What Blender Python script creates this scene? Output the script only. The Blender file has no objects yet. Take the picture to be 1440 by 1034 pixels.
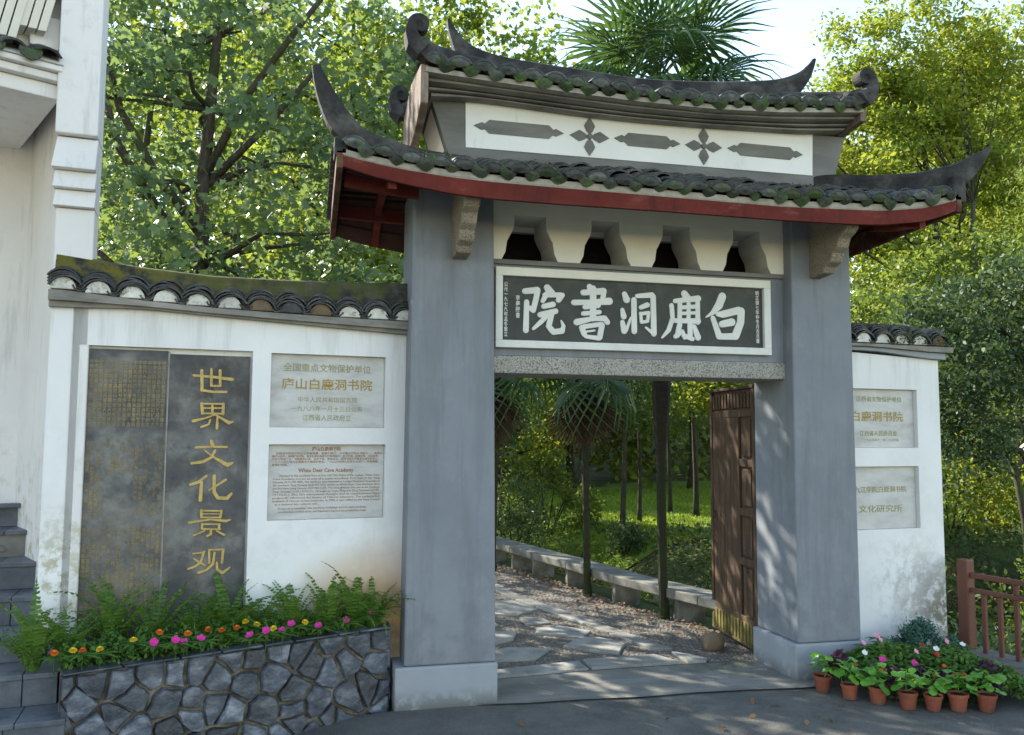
import bpy, math, random
import numpy as np
from mathutils import Vector, Matrix
R = math.radians
rng = np.random.default_rng(7)
random.seed(7)
scene = bpy.context.scene
COL = scene.collection

# ---------------------------------------------------------------- camera, sky, sun, exposure
cam = bpy.data.objects.new('camera', bpy.data.cameras.new('camera'))
COL.objects.link(cam)
cam.data.sensor_width = 36.0
cam.data.lens = 1180 / 1440 * 36.0
cam.data.clip_end = 3000
yaw, pit, rol = R(13.5), R(4.6), R(0.3)
Fv = Vector((math.sin(yaw) * math.cos(pit), math.cos(yaw) * math.cos(pit), math.sin(pit)))
R0 = Vector((math.cos(yaw), -math.sin(yaw), 0)); U0 = R0.cross(Fv)
Rv = R0 * math.cos(rol) + U0 * math.sin(rol); Uv = U0 * math.cos(rol) - R0 * math.sin(rol)
cam.matrix_world = Matrix(((Rv.x, Uv.x, -Fv.x, 0), (Rv.y, Uv.y, -Fv.y, 0), (Rv.z, Uv.z, -Fv.z, 1.74), (0, 0, 0, 1)))
scene.camera = cam

SUN_EL, SUN_AZ = 34.0, -35.0        # azimuth from +Y, clockwise positive
world = bpy.data.worlds.new('World'); scene.world = world; world.use_nodes = True
wn = world.node_tree.nodes; bg = wn['Background']
sky = wn.new('ShaderNodeTexSky'); sky.sky_type = 'NISHITA'; sky.sun_disc = False
sky.sun_elevation = R(SUN_EL); sky.sun_rotation = R(SUN_AZ)
sky.air_density = 1.4; sky.dust_density = 0.05; sky.ozone_density = 1.0
hsv = wn.new('ShaderNodeHueSaturation'); hsv.inputs['Saturation'].default_value = 0.88      # thin bright haze: the sky reads pale
world.node_tree.links.new(sky.outputs[0], hsv.inputs['Color']); world.node_tree.links.new(hsv.outputs[0], bg.inputs[0]); bg.inputs[1].default_value = 0.15
sl = bpy.data.lights.new('sun', 'SUN'); sl.energy = 5.0; sl.angle = R(0.5); sl.color = (1.0, 0.93, 0.80)
so = bpy.data.objects.new('sun', sl); COL.objects.link(so); so.location = (-10, 20, 20)
S = Vector((math.sin(R(SUN_AZ)) * math.cos(R(SUN_EL)), math.cos(R(SUN_AZ)) * math.cos(R(SUN_EL)), math.sin(R(SUN_EL))))
so.rotation_euler = S.to_track_quat('Z', 'Y').to_euler()
vs = scene.view_settings
vs.view_transform = 'Standard'; vs.look = 'None'; vs.gamma = 1; vs.exposure = 1.45
vs.use_curve_mapping = False

# ---------------------------------------------------------------- materials
def nt(name):
    m = bpy.data.materials.new(name); m.use_nodes = True
    return m, m.node_tree.nodes, m.node_tree.links, m.node_tree.nodes['Principled BSDF']
def mixc(N, L, fac, a, b, mode='MIX'):
    x = N.new('ShaderNodeMix'); x.data_type = 'RGBA'; x.blend_type = mode
    if isinstance(fac, (int, float)): x.inputs[0].default_value = fac
    else: L.new(fac, x.inputs[0])
    for k, v in ((6, a), (7, b)):
        if isinstance(v, tuple): x.inputs[k].default_value = (*v, 1)
        else: L.new(v, x.inputs[k])
    return x.outputs[2]
def maprange(N, L, src, a, b, c=0.0, d=1.0):
    x = N.new('ShaderNodeMapRange'); L.new(src, x.inputs[0])
    for k, v in zip((1, 2, 3, 4), (a, b, c, d)): x.inputs[k].default_value = v
    return x.outputs[0]
def noise(N, L, vec, scale, detail=6, rough=0.6):
    x = N.new('ShaderNodeTexNoise'); x.inputs['Scale'].default_value = scale
    x.inputs['Detail'].default_value = detail; x.inputs['Roughness'].default_value = rough
    L.new(vec, x.inputs['Vector']); return x.outputs[0]
def mul(N, L, a, b):
    x = N.new('ShaderNodeMath'); x.operation = 'MULTIPLY'
    for k, v in ((0, a), (1, b)):
        if isinstance(v, (int, float)): x.inputs[k].default_value = v
        else: L.new(v, x.inputs[k])
    return x.outputs[0]
def mat(name, cols, scale=3, rough=0.85, bump=0.25, bscale=60, rnd=0.0, masks=(), speck=None, spec=0.3, stretch=None, metallic=0):
    """cols: 2 or 3 real-world colours mixed by noise; masks: shaped stains, moss and wear placed in the world"""
    m, N, L, B = nt(name)
    g = N.new('ShaderNodeNewGeometry'); vec = g.outputs['Position']
    if rnd:
        oi = N.new('ShaderNodeObjectInfo'); ad = N.new('ShaderNodeVectorMath'); ad.operation = 'ADD'
        sc_ = N.new('ShaderNodeVectorMath'); sc_.operation = 'SCALE'; sc_.inputs[3].default_value = 17.0
        cb = N.new('ShaderNodeCombineXYZ'); L.new(oi.outputs['Random'], cb.inputs[0]); L.new(oi.outputs['Random'], cb.inputs[1])
        L.new(cb.outputs[0], sc_.inputs[0]); L.new(vec, ad.inputs[0]); L.new(sc_.outputs[0], ad.inputs[1]); vec = ad.outputs[0]
    v2 = vec
    if stretch:
        mp = N.new('ShaderNodeMapping'); mp.inputs['Scale'].default_value = stretch; L.new(vec, mp.inputs['Vector']); v2 = mp.outputs[0]
    n = noise(N, L, v2, scale, 8, 0.65)
    cr = N.new('ShaderNodeValToRGB'); L.new(n, cr.inputs[0])
    e = cr.color_ramp; e.elements[0].position = 0.33; e.elements[1].position = 0.68
    e.elements[0].color = (*cols[0], 1); e.elements[1].color = (*cols[-1], 1)
    if len(cols) == 3: x = e.elements.new(0.5); x.color = (*cols[1], 1)
    c = cr.outputs[0]
    if speck:
        ns = noise(N, L, vec, speck[0], 2, 0.5)
        c = mixc(N, L, maprange(N, L, ns, 0.5, 0.6, 0, speck[2]), c, speck[1])
        ns = noise(N, L, vec, speck[0] * 1.7, 2, 0.5)
        c = mixc(N, L, maprange(N, L, ns, 0.56, 0.64, 0, speck[2]), c, speck[3])
    sep = N.new('ShaderNodeSeparateXYZ'); L.new(g.outputs['Position'], sep.inputs[0])
    for k in masks:
        kind = k[0]
        if kind == 'z':      # ('z', z0, z1, colour, strength, noise scale, threshold): 0 at z0 and full at z1
            f = maprange(N, L, sep.outputs[2], k[1], k[2])
        elif kind == 'p':    # ('p', point, radius, ...)
            d = N.new('ShaderNodeVectorMath'); d.operation = 'DISTANCE'; L.new(g.outputs['Position'], d.inputs[0]); d.inputs[1].default_value = k[1]
            f = maprange(N, L, d.outputs['Value'], k[2], k[2] * 0.15)
        elif kind == 'n':    # up-facing
            s2 = N.new('ShaderNodeSeparateXYZ'); L.new(g.outputs['Normal'], s2.inputs[0])
            f = maprange(N, L, s2.outputs[2], k[1], k[2])
        else: f = maprange(N, L, sep.outputs[2], -99, -98)
        pv = g.outputs['Position']
        if len(k) > 7:
            mp2 = N.new('ShaderNodeMapping'); mp2.inputs['Scale'].default_value = k[7]; L.new(pv, mp2.inputs['Vector']); pv = mp2.outputs[0]
        nn = noise(N, L, pv, k[5], 6, 0.7)
        f = mul(N, L, f, maprange(N, L, nn, k[6], k[6] + 0.12, 0, k[4]))
        c = mixc(N, L, f, c, k[3])
    if rnd:
        hs = N.new('ShaderNodeHueSaturation'); L.new(c, hs.inputs['Color'])
        L.new(maprange(N, L, oi.outputs['Random'], 0, 1, 1 - rnd, 1 + rnd), hs.inputs['Value']); c = hs.outputs[0]
    L.new(c, B.inputs['Base Color'])
    nb = noise(N, L, g.outputs['Position'], bscale, 6, 0.65)
    bp = N.new('ShaderNodeBump'); bp.inputs['Strength'].default_value = bump; bp.inputs['Distance'].default_value = 0.01
    L.new(nb, bp.inputs['Height']); L.new(bp.outputs[0], B.inputs['Normal'])
    L.new(maprange(N, L, nb, 0.3, 0.7, max(rough - 0.12, 0), min(rough + 0.1, 1)), B.inputs['Roughness'])
    B.inputs['Specular IOR Level'].default_value = spec; B.inputs['Metallic'].default_value = metallic
    return m
def leafmat(name, cols, trans=0.45, rough=0.5, tcol=None, spec=0.3):
    m, N, L, B = nt(name)
    at = N.new('ShaderNodeAttribute'); at.attribute_name = 'v'
    cr = N.new('ShaderNodeValToRGB'); L.new(at.outputs['Fac'], cr.inputs[0]); e = cr.color_ramp
    e.elements[0].color = (*cols[0], 1); e.elements[1].color = (*cols[-1], 1)
    for i, c in enumerate(cols[1:-1]): x = e.elements.new((i + 1) / (len(cols) - 1)); x.color = (*c, 1)
    L.new(cr.outputs[0], B.inputs['Base Color']); B.inputs['Roughness'].default_value = rough
    B.inputs['Specular IOR Level'].default_value = spec
    tr = N.new('ShaderNodeBsdfTranslucent')
    L.new(mixc(N, L, 1.0, cr.outputs[0], tcol or (1.0, 1.0, 0.35), 'MULTIPLY'), tr.inputs[0]) 
    gm = N.new('ShaderNodeGamma'); L.new(tr.inputs[0].links[0].from_socket, gm.inputs[0]); gm.inputs[1].default_value = 0.72
    L.new(gm.outputs[0], tr.inputs[0])
    mx = N.new('ShaderNodeMixShader'); mx.inputs[0].default_value = trans
    L.new(B.outputs[0], mx.inputs[1]); L.new(tr.outputs[0], mx.inputs[2]); L.new(mx.outputs[0], N['Material Output'].inputs[0])
    return m
MOSS = (0.045, 0.075, 0.012)
M = {}
M['white'] = mat('white_limewash', [(0.72, 0.71, 0.70), (0.81, 0.80, 0.79)], 1.2, 0.9, 0.12, 30, masks=[
    ('z', 1.7, 2.5, (0.42, 0.41, 0.38), 0.40, 9, 0.50, (1, 1, .08)), ('z', 2.3, 0.2, (0.55, 0.54, 0.51), 0.5, 3, 0.50), ('z', 2.6, -1.0, (0.50, 0.49, 0.46), 0.5, 14, 0.60, (1, 1, .15)),
    ('p', (0.52, 5.75, 0.52), 0.60, (0.55, 0.31, 0.12), 0.95, 4, 0.22), ('p', (0.22, 5.72, 0.60), 0.42, (0.55, 0.36, 0.17), 0.7, 5, 0.30), ('p', (0.62, 5.75, 0.42), 0.42, (0.30, 0.22, 0.13), 0.7, 9, 0.42),
    ('p', (4.93, 5.78, 0.35), 0.55, (0.16, 0.14, 0.09), 0.9, 9, 0.40), ('p', (4.6, 5.76, 0.55), 0.45, (0.40, 0.38, 0.34), 0.6, 12, 0.47),
    ('p', (-1.36, 5.5, 0.9), 0.5, (0.35, 0.30, 0.16), 0.8, 11, 0.46)])
M['panel_white'] = mat('clean_panel_paint', [(0.72, 0.71, 0.68), (0.80, 0.79, 0.76)], 2, 0.9, 0.1, 30, masks=[('z', -9, -8, (0.5, 0.49, 0.45), 0.35, 10, 0.58, (1, 1, .2))])
M['house_white'] = mat('house_limewash', [(0.68, 0.655, 0.64), (0.78, 0.755, 0.74)], 0.9, 0.9, 0.14, 25, masks=[
    ('z', 3.2, 4.2, (0.42, 0.40, 0.38), 0.35, 9, 0.54), ('z', -9, -8, (0.48, 0.46, 0.44), 0.5, 10, 0.55, (1, 1, .1)), ('z', -9, -8, (0.35, 0.33, 0.31), 0.7, 22, 0.68), ('z', 1.9, 0.9, (0.40, 0.37, 0.22), 0.8, 8, 0.5)])
M['grey'] = mat('grey_blue_plaster', [(0.185, 0.20, 0.225), (0.21, 0.225, 0.25), (0.235, 0.25, 0.275)], 1.6, 0.85, 0.15, 22, masks=[
    ('z', -9, -8, (0.275, 0.285, 0.30), 0.45, 2.2, 0.53), ('z', -9, -8, (0.14, 0.15, 0.165), 0.5, 8, 0.56, (1, 1, .07)), ('z', 3.4, 2.7, (0.15, 0.155, 0.16), 0.4, 6, 0.48, (1, 1, .1)), ('z', -9, -8, (0.10, 0.10, 0.10), 0.6, 30, 0.70), ('z', 1.3, 0.25, (0.155, 0.165, 0.18), 0.6, 5, 0.50)])
M['plinth'] = mat('grey_plinth_plaster', [(0.27, 0.285, 0.31), (0.32, 0.335, 0.36)], 2, 0.85, 0.15, 22, masks=[('z', 0.12, -0.02, (0.09, 0.09, 0.07), 0.9, 7, 0.40)])
M['greybrown'] = mat('grey_lime_render', [(0.13, 0.128, 0.12), (0.165, 0.16, 0.15), (0.21, 0.205, 0.19)], 4, 0.85, 0.2, 30, stretch=(0.5, 1, 2), masks=[('n', 0.2, 0.8, (0.05, 0.05, 0.04), 0.7, 6, 0.4)])
M['cornice'] = mat('weathered_cornice', [(0.15, 0.14, 0.125), (0.24, 0.225, 0.20), (0.33, 0.31, 0.28)], 3, 0.85, 0.25, 25, stretch=(1, 1, 3), masks=[('n', 0.2, 0.9, (0.05, 0.055, 0.03), 0.8, 8, 0.4)])
M['cream'] = mat('cream_limewash', [(0.68, 0.645, 0.56), (0.77, 0.735, 0.65)], 3, 0.9, 0.12, 30)
M['divgrey'] = mat('shaded_divider_limewash', [(0.56, 0.55, 0.52), (0.68, 0.67, 0.63)], 3, 0.9, 0.12, 30)  # greyer copy of the cream: shade of the divider returns put into the colour
M['ridge'] = mat('old_ridge_plaster', [(0.016, 0.016, 0.017), (0.036, 0.034, 0.032), (0.095, 0.088, 0.08)], 6, 0.9, 0.8, 26, masks=[('n', 0.3, 0.9, MOSS, 0.4, 7, 0.52)])
M['copingtop'] = mat('old_coping_plaster', [(0.022, 0.021, 0.019), (0.05, 0.047, 0.042), (0.12, 0.112, 0.10)], 7, 0.9, 0.6, 26, masks=[
    ('p', (-1.3, 5.5, 2.8), 1.5, (0.12, 0.11, 0.02), 1.0, 7, 0.42), ('p', (-0.3, 5.6, 2.75), 0.9, (0.07, 0.08, 0.02), 0.9, 9, 0.42), ('p', (0.35, 5.7, 2.7), 0.35, (0.07, 0.09, 0.02), 0.9, 9, 0.45)])
M['tile'] = mat('dark_clay_tile', [(0.014, 0.015, 0.017), (0.032, 0.033, 0.036), (0.085, 0.085, 0.09)], 14, 0.55, 0.5, 60, rnd=0.4, spec=0.5, masks=[('n', 0.0, 0.7, MOSS, 0.8, 5, 0.50)])
M['drip'] = mat('mossy_drip_tile', [(0.03, 0.033, 0.03), (0.05, 0.06, 0.04), (0.09, 0.10, 0.07)], 12, 0.7, 0.7, 80, rnd=0.4, masks=[('z', -5, -4, (0.035, 0.07, 0.012), 0.9, 9, 0.50), ('z', -5, -4, (0.08, 0.16, 0.02), 0.95, 7.1, 0.53)])
M['plastereye'] = mat('white_tile_plaster', [(0.45, 0.43, 0.38), (0.72, 0.70, 0.65)], 14, 0.9, 0.5, 50, rnd=0.12, masks=[('z', -9, -8, (0.12, 0.11, 0.08), 0.9, 16, 0.55)])
M['mortar'] = mat('pale_lime_mortar', [(0.25, 0.23, 0.19), (0.42, 0.38, 0.32)], 12, 0.9, 0.5, 50)
M['red'] = mat('oxblood_painted_board', [(0.095, 0.018, 0.014), (0.155, 0.030, 0.023)], 3, 0.75, 0.3, 30, spec=0.12, masks=[('z', -9, -8, (0.24, 0.085, 0.065), 0.5, 12, 0.56, (.3, 1, 1)), ('z', -9, -8, (0.06, 0.018, 0.014), 0.7, 9, 0.55, (1, 1, .2))])
M['vent_dark'] = flat0 = mat('painted_vent_shade', [(0.006, 0.004, 0.004), (0.012, 0.006, 0.006)], 5, 0.9, 0.2, 30)  # near-black colour stands in for the unlit depth of the vents
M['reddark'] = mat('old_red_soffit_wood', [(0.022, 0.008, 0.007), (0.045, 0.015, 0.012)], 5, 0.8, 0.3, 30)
M['bargewood'] = mat('weathered_barge_wood', [(0.09, 0.06, 0.045), (0.19, 0.14, 0.105), (0.34, 0.28, 0.22)], 9, 0.9, 0.6, 50, stretch=(1, 1, 0.3))
M['oldred'] = mat('old_red_brown_wood', [(0.06, 0.02, 0.015), (0.12, 0.04, 0.03), (0.20, 0.12, 0.08)], 9, 0.85, 0.5, 40, masks=[('z', -9, -8, (0.10, 0.10, 0.02), 0.7, 6, 0.55)])
M['granite'] = mat('speckled_granite', [(0.27, 0.255, 0.225), (0.36, 0.34, 0.30)], 3, 0.8, 0.3, 80, speck=(95, (0.10, 0.095, 0.09), 0.85, (0.55, 0.52, 0.46)))
M['bracket'] = mat('warm_granite', [(0.22, 0.18, 0.13), (0.32, 0.27, 0.20)], 6, 0.85, 0.5, 60, speck=(90, (0.11, 0.09, 0.07), 0.7, (0.46, 0.41, 0.33)))
M['tileend'] = mat('dusty_tile_end', [(0.035, 0.038, 0.036), (0.07, 0.075, 0.068), (0.13, 0.13, 0.12)], 20, 0.8, 0.5, 60, rnd=0.4, masks=[('z', -9, -8, MOSS, 0.8, 4, 0.5)])
M['board'] = mat('dark_plaque_board', [(0.045, 0.048, 0.043), (0.07, 0.072, 0.065)], 5, 0.7, 0.15, 30, masks=[('z', 2.6, 2.9, (0.12, 0.12, 0.085), 0.4, 8, 0.5)])
M['letter'] = mat('white_lettering_paint', [(0.62, 0.62, 0.58), (0.72, 0.71, 0.67)], 8, 0.8, 0.1, 60)
M['gold'] = mat('worn_gold_leaf', [(0.36, 0.23, 0.06), (0.60, 0.43, 0.13)], 25, 0.5, 0.3, 80, spec=0.5)
M['goldworn'] = mat('faded_gold_leaf', [(0.16, 0.13, 0.08), (0.36, 0.28, 0.13)], 6, 0.7, 0.3, 80)
M['goldgrid'] = mat('gold_grid_text', [(0.20, 0.16, 0.085), (0.37, 0.29, 0.135)], 6, 0.6, 0.2, 80)
M['goldtext'] = mat('gold_text_paint', [(0.30, 0.21, 0.055), (0.42, 0.30, 0.09)], 15, 0.6, 0.1, 80)
M['goldpale'] = mat('pale_gold_text_paint', [(0.26, 0.24, 0.12), (0.36, 0.32, 0.16)], 15, 0.6, 0.1, 80)
M['browntext'] = mat('brown_text_paint', [(0.26, 0.12, 0.07), (0.36, 0.19, 0.11)], 15, 0.7, 0.1, 80)
M['stele'] = mat('dark_engraved_stone', [(0.05, 0.05, 0.053), (0.095, 0.093, 0.092), (0.21, 0.20, 0.185)], 4.2, 0.6, 0.35, 22, masks=[
    ('p', (-0.55, 5.62, 2.0), 0.35, (0.04, 0.028, 0.02), 0.8, 8, 0.44), ('p', (-1.1, 5.55, 0.95), 0.7, (0.20, 0.16, 0.11), 0.6, 6, 0.48), ('p', (-0.95, 5.57, 1.5), 0.55, (0.24, 0.235, 0.22), 0.7, 4, 0.46)])
M['marble'] = mat('grey_white_marble', [(0.42, 0.405, 0.385), (0.53, 0.515, 0.49), (0.60, 0.585, 0.56)], 4, 0.55, 0.08, 30, stretch=(1, 1, 2.4))
M['slate'] = mat('blue_black_slate', [(0.032, 0.038, 0.050), (0.075, 0.086, 0.108), (0.20, 0.215, 0.24)], 8, 0.42, 0.7, 30, rnd=0.5, spec=0.5, stretch=(1, 1, 1.8), masks=[('z', -9, -8, (0.25, 0.26, 0.28), 0.5, 9, 0.62)])
M['slatestep'] = mat('slate_step_slab', [(0.055, 0.062, 0.078), (0.085, 0.095, 0.115), (0.13, 0.145, 0.17)], 6, 0.55, 0.35, 30, rnd=0.2, spec=0.45, masks=[('n', 0.5, 0.9, (0.18, 0.19, 0.21), 0.6, 4, 0.4)])
M['mortarw'] = mat('brown_wall_mortar', [(0.05, 0.043, 0.032), (0.11, 0.09, 0.062), (0.27, 0.24, 0.19)], 9, 0.95, 0.6, 50)
M['soil'] = mat('dark_planting_soil', [(0.03, 0.022, 0.015), (0.055, 0.042, 0.03)], 20, 1, 1.0, 60)
M['asphalt'] = mat('worn_asphalt', [(0.085, 0.080, 0.070), (0.125, 0.118, 0.103), (0.18, 0.168, 0.145)], 2.2, 0.85, 0.9, 130, speck=(170, (0.20, 0.20, 0.19), 0.6, (0.03, 0.03, 0.03)), masks=[('p', (2.3, 5.25, 0), 1.9, (0.22, 0.20, 0.17), 0.55, 3.5, 0.47), ('p', (4, 4.7, 0), 1.6, (0.2, 0.185, 0.15), 0.5, 4, 0.5)])
M['concrete'] = mat('worn_threshold_concrete', [(0.14, 0.132, 0.115), (0.20, 0.19, 0.165), (0.27, 0.25, 0.22)], 2.4, 0.9, 0.45, 60, stretch=(0.6, 2, 1), masks=[('p', (3.1, 6.1, 0), 0.5, MOSS, 0.8, 7, 0.45)])
M['pebble'] = mat('river_pebble', [(0.08, 0.07, 0.056), (0.145, 0.126, 0.104), (0.25, 0.22, 0.185)], 17, 0.75, 0.3, 60)
M['pathbed'] = mat('path_mortar_bed', [(0.08, 0.07, 0.056), (0.13, 0.115, 0.095), (0.19, 0.17, 0.145)], 10, 0.95, 0.9, 60)
M['paver'] = mat('granite_paving', [(0.17, 0.16, 0.14), (0.26, 0.25, 0.222), (0.36, 0.345, 0.31)], 4, 0.85, 0.5, 70, rnd=0.2, speck=(120, (0.15, 0.15, 0.145), 0.4, (0.42, 0.41, 0.39)))
M['bench'] = mat('old_bench_granite', [(0.10, 0.098, 0.085), (0.16, 0.155, 0.135), (0.24, 0.23, 0.20)], 4, 0.85, 0.4, 60, rnd=0.1, masks=[('z', 0.25, 0.0, (0.06, 0.065, 0.045), 0.8, 6, 0.42)])
M['wood'] = mat('old_brown_door_wood', [(0.045, 0.026, 0.016), (0.085, 0.05, 0.031), (0.14, 0.085, 0.056)], 5, 0.6, 0.4, 40, stretch=(6, 6, 0.5), masks=[('z', 0.4, 0.0, (0.13, 0.115, 0.03), 0.8, 8, 0.45)])
M['brass'] = mat('mossy_yellow_band', [(0.10, 0.085, 0.025), (0.20, 0.165, 0.045)], 9, 0.7, 0.4, 50)
M['fence'] = mat('brown_red_fence_paint', [(0.13, 0.052, 0.036), (0.17, 0.07, 0.05)], 4, 0.5, 0.15, 40)
M['kerb'] = mat('old_kerb_concrete', [(0.12, 0.115, 0.10), (0.18, 0.17, 0.15), (0.24, 0.23, 0.21)], 5, 0.9, 0.6, 50, masks=[('n', 0.4, 0.9, (0.06, 0.065, 0.03), 0.6, 6, 0.5)])
M['rock'] = mat('brown_rock', [(0.12, 0.085, 0.05), (0.20, 0.15, 0.095)], 9, 0.85, 0.6, 30)
M['greyrock'] = mat('pale_garden_rock', [(0.20, 0.21, 0.20), (0.34, 0.33, 0.30)], 6, 0.85, 0.6, 30)
M['terracotta'] = mat('terracotta_plastic', [(0.22, 0.065, 0.038), (0.32, 0.095, 0.052)], 12, 0.5, 0.2, 40, rnd=0.25, masks=[('z', 0.05, -.01, (0.10, 0.07, 0.05), 0.9, 30, 0.42)])
M['bark'] = mat('dark_tree_bark', [(0.022, 0.019, 0.014), (0.045, 0.038, 0.028), (0.075, 0.065, 0.05)], 9, 0.95, 0.9, 30, stretch=(3, 3, 0.7), masks=[('z', -9, -8, MOSS, 0.6, 2.5, 0.5)])
M['palmbark'] = mat('palm_trunk_fibre', [(0.018, 0.014, 0.010), (0.04, 0.03, 0.02)], 12, 0.95, 1.0, 40, stretch=(1, 1, 3), masks=[('z', 2.2, 0.4, (0.025, 0.04, 0.01), 0.8, 5, 0.4)])
M['ground'] = mat('forest_floor', [(0.035, 0.038, 0.014), (0.055, 0.075, 0.018), (0.07, 0.11, 0.02)], 1.5, 1, 0.9, 20)
M['grassground'] = mat('lawn_soil', [(0.09, 0.15, 0.018), (0.15, 0.22, 0.025)], 2, 1, 0.8, 30)
M['litter'] = leafmat('dead_leaf', [(0.10, 0.05, 0.025), (0.22, 0.12, 0.06), (0.30, 0.19, 0.10)], 0.25, 0.8, (1, 0.8, 0.5))
M['maple'] = leafmat('broad_tree_leaf', [(0.06, 0.12, 0.04), (0.10, 0.17, 0.04), (0.16, 0.22, 0.035), (0.23, 0.26, 0.03), (0.09, 0.15, 0.06)], 0.58, 0.45)
M['mapledark'] = leafmat('blue_green_leaf', [(0.06, 0.11, 0.065), (0.09, 0.15, 0.09), (0.115, 0.18, 0.09), (0.15, 0.21, 0.045)], 0.48, 0.42)
M['yellowleaf'] = leafmat('yellow_green_leaf', [(0.10, 0.16, 0.025), (0.16, 0.22, 0.03), (0.23, 0.27, 0.035), (0.32, 0.31, 0.04)], 0.55, 0.5)
M['midleaf'] = leafmat('mid_green_leaf', [(0.065, 0.115, 0.03), (0.11, 0.165, 0.035), (0.18, 0.22, 0.035)], 0.52, 0.5)
M['darkleaf'] = leafmat('dark_evergreen_leaf', [(0.045, 0.085, 0.038), (0.075, 0.12, 0.05), (0.11, 0.16, 0.055)], 0.4, 0.5)
M['deepleaf'] = leafmat('deep_green_leaf', [(0.022, 0.05, 0.026), (0.045, 0.08, 0.036), (0.08, 0.125, 0.045)], 0.3, 0.5)
M['farleaf'] = leafmat('far_wood_leaf', [(0.06, 0.10, 0.022), (0.12, 0.155, 0.028), (0.21, 0.225, 0.035)], 0.5, 0.6)
M['palm'] = leafmat('palm_frond_green', [(0.025, 0.065, 0.022), (0.04, 0.09, 0.03), (0.06, 0.12, 0.03)], 0.3, 0.35, spec=0.5)
M['palmdead'] = leafmat('dead_palm_frond', [(0.05, 0.028, 0.018), (0.10, 0.06, 0.04)], 0.2, 0.8, (1, 0.8, 0.6))
M['fern'] = leafmat('sword_fern_green', [(0.06, 0.14, 0.025), (0.10, 0.20, 0.035), (0.15, 0.26, 0.05)], 0.4, 0.5)
M['bedding'] = leafmat('bedding_leaf', [(0.045, 0.12, 0.02), (0.08, 0.18, 0.03), (0.13, 0.24, 0.05)], 0.3, 0.5)
M['begonia'] = leafmat('glossy_begonia_leaf', [(0.08, 0.25, 0.025), (0.15, 0.36, 0.04)], 0.25, 0.3, spec=0.5)
M['purple'] = leafmat('purple_leaf', [(0.05, 0.018, 0.035), (0.11, 0.045, 0.08)], 0.2, 0.5, (1, 0.6, 0.8))
M['bluegreen'] = leafmat('blue_green_shrub_leaf', [(0.05, 0.12, 0.09), (0.09, 0.19, 0.14)], 0.2, 0.5, (0.8, 1, 0.8))
M['grass'] = leafmat('lawn_grass', [(0.13, 0.21, 0.018), (0.25, 0.33, 0.03)], 0.55, 0.6)
def flat(name, c, rough=0.6): return mat(name, [tuple(x * 0.85 for x in c), c], 30, rough, 0.1, 80)
M['orange'] = flat('orange_petal', (0.75, 0.17, 0.015)); M['yellow'] = flat('yellow_petal', (0.78, 0.55, 0.03))
M['magenta'] = flat('magenta_petal', (0.62, 0.03, 0.30)); M['redp'] = flat('red_petal', (0.65, 0.05, 0.04))
M['pink'] = flat('pink_petal', (0.72, 0.30, 0.42)); M['whitep'] = flat('white_petal', (0.78, 0.72, 0.72))

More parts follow.
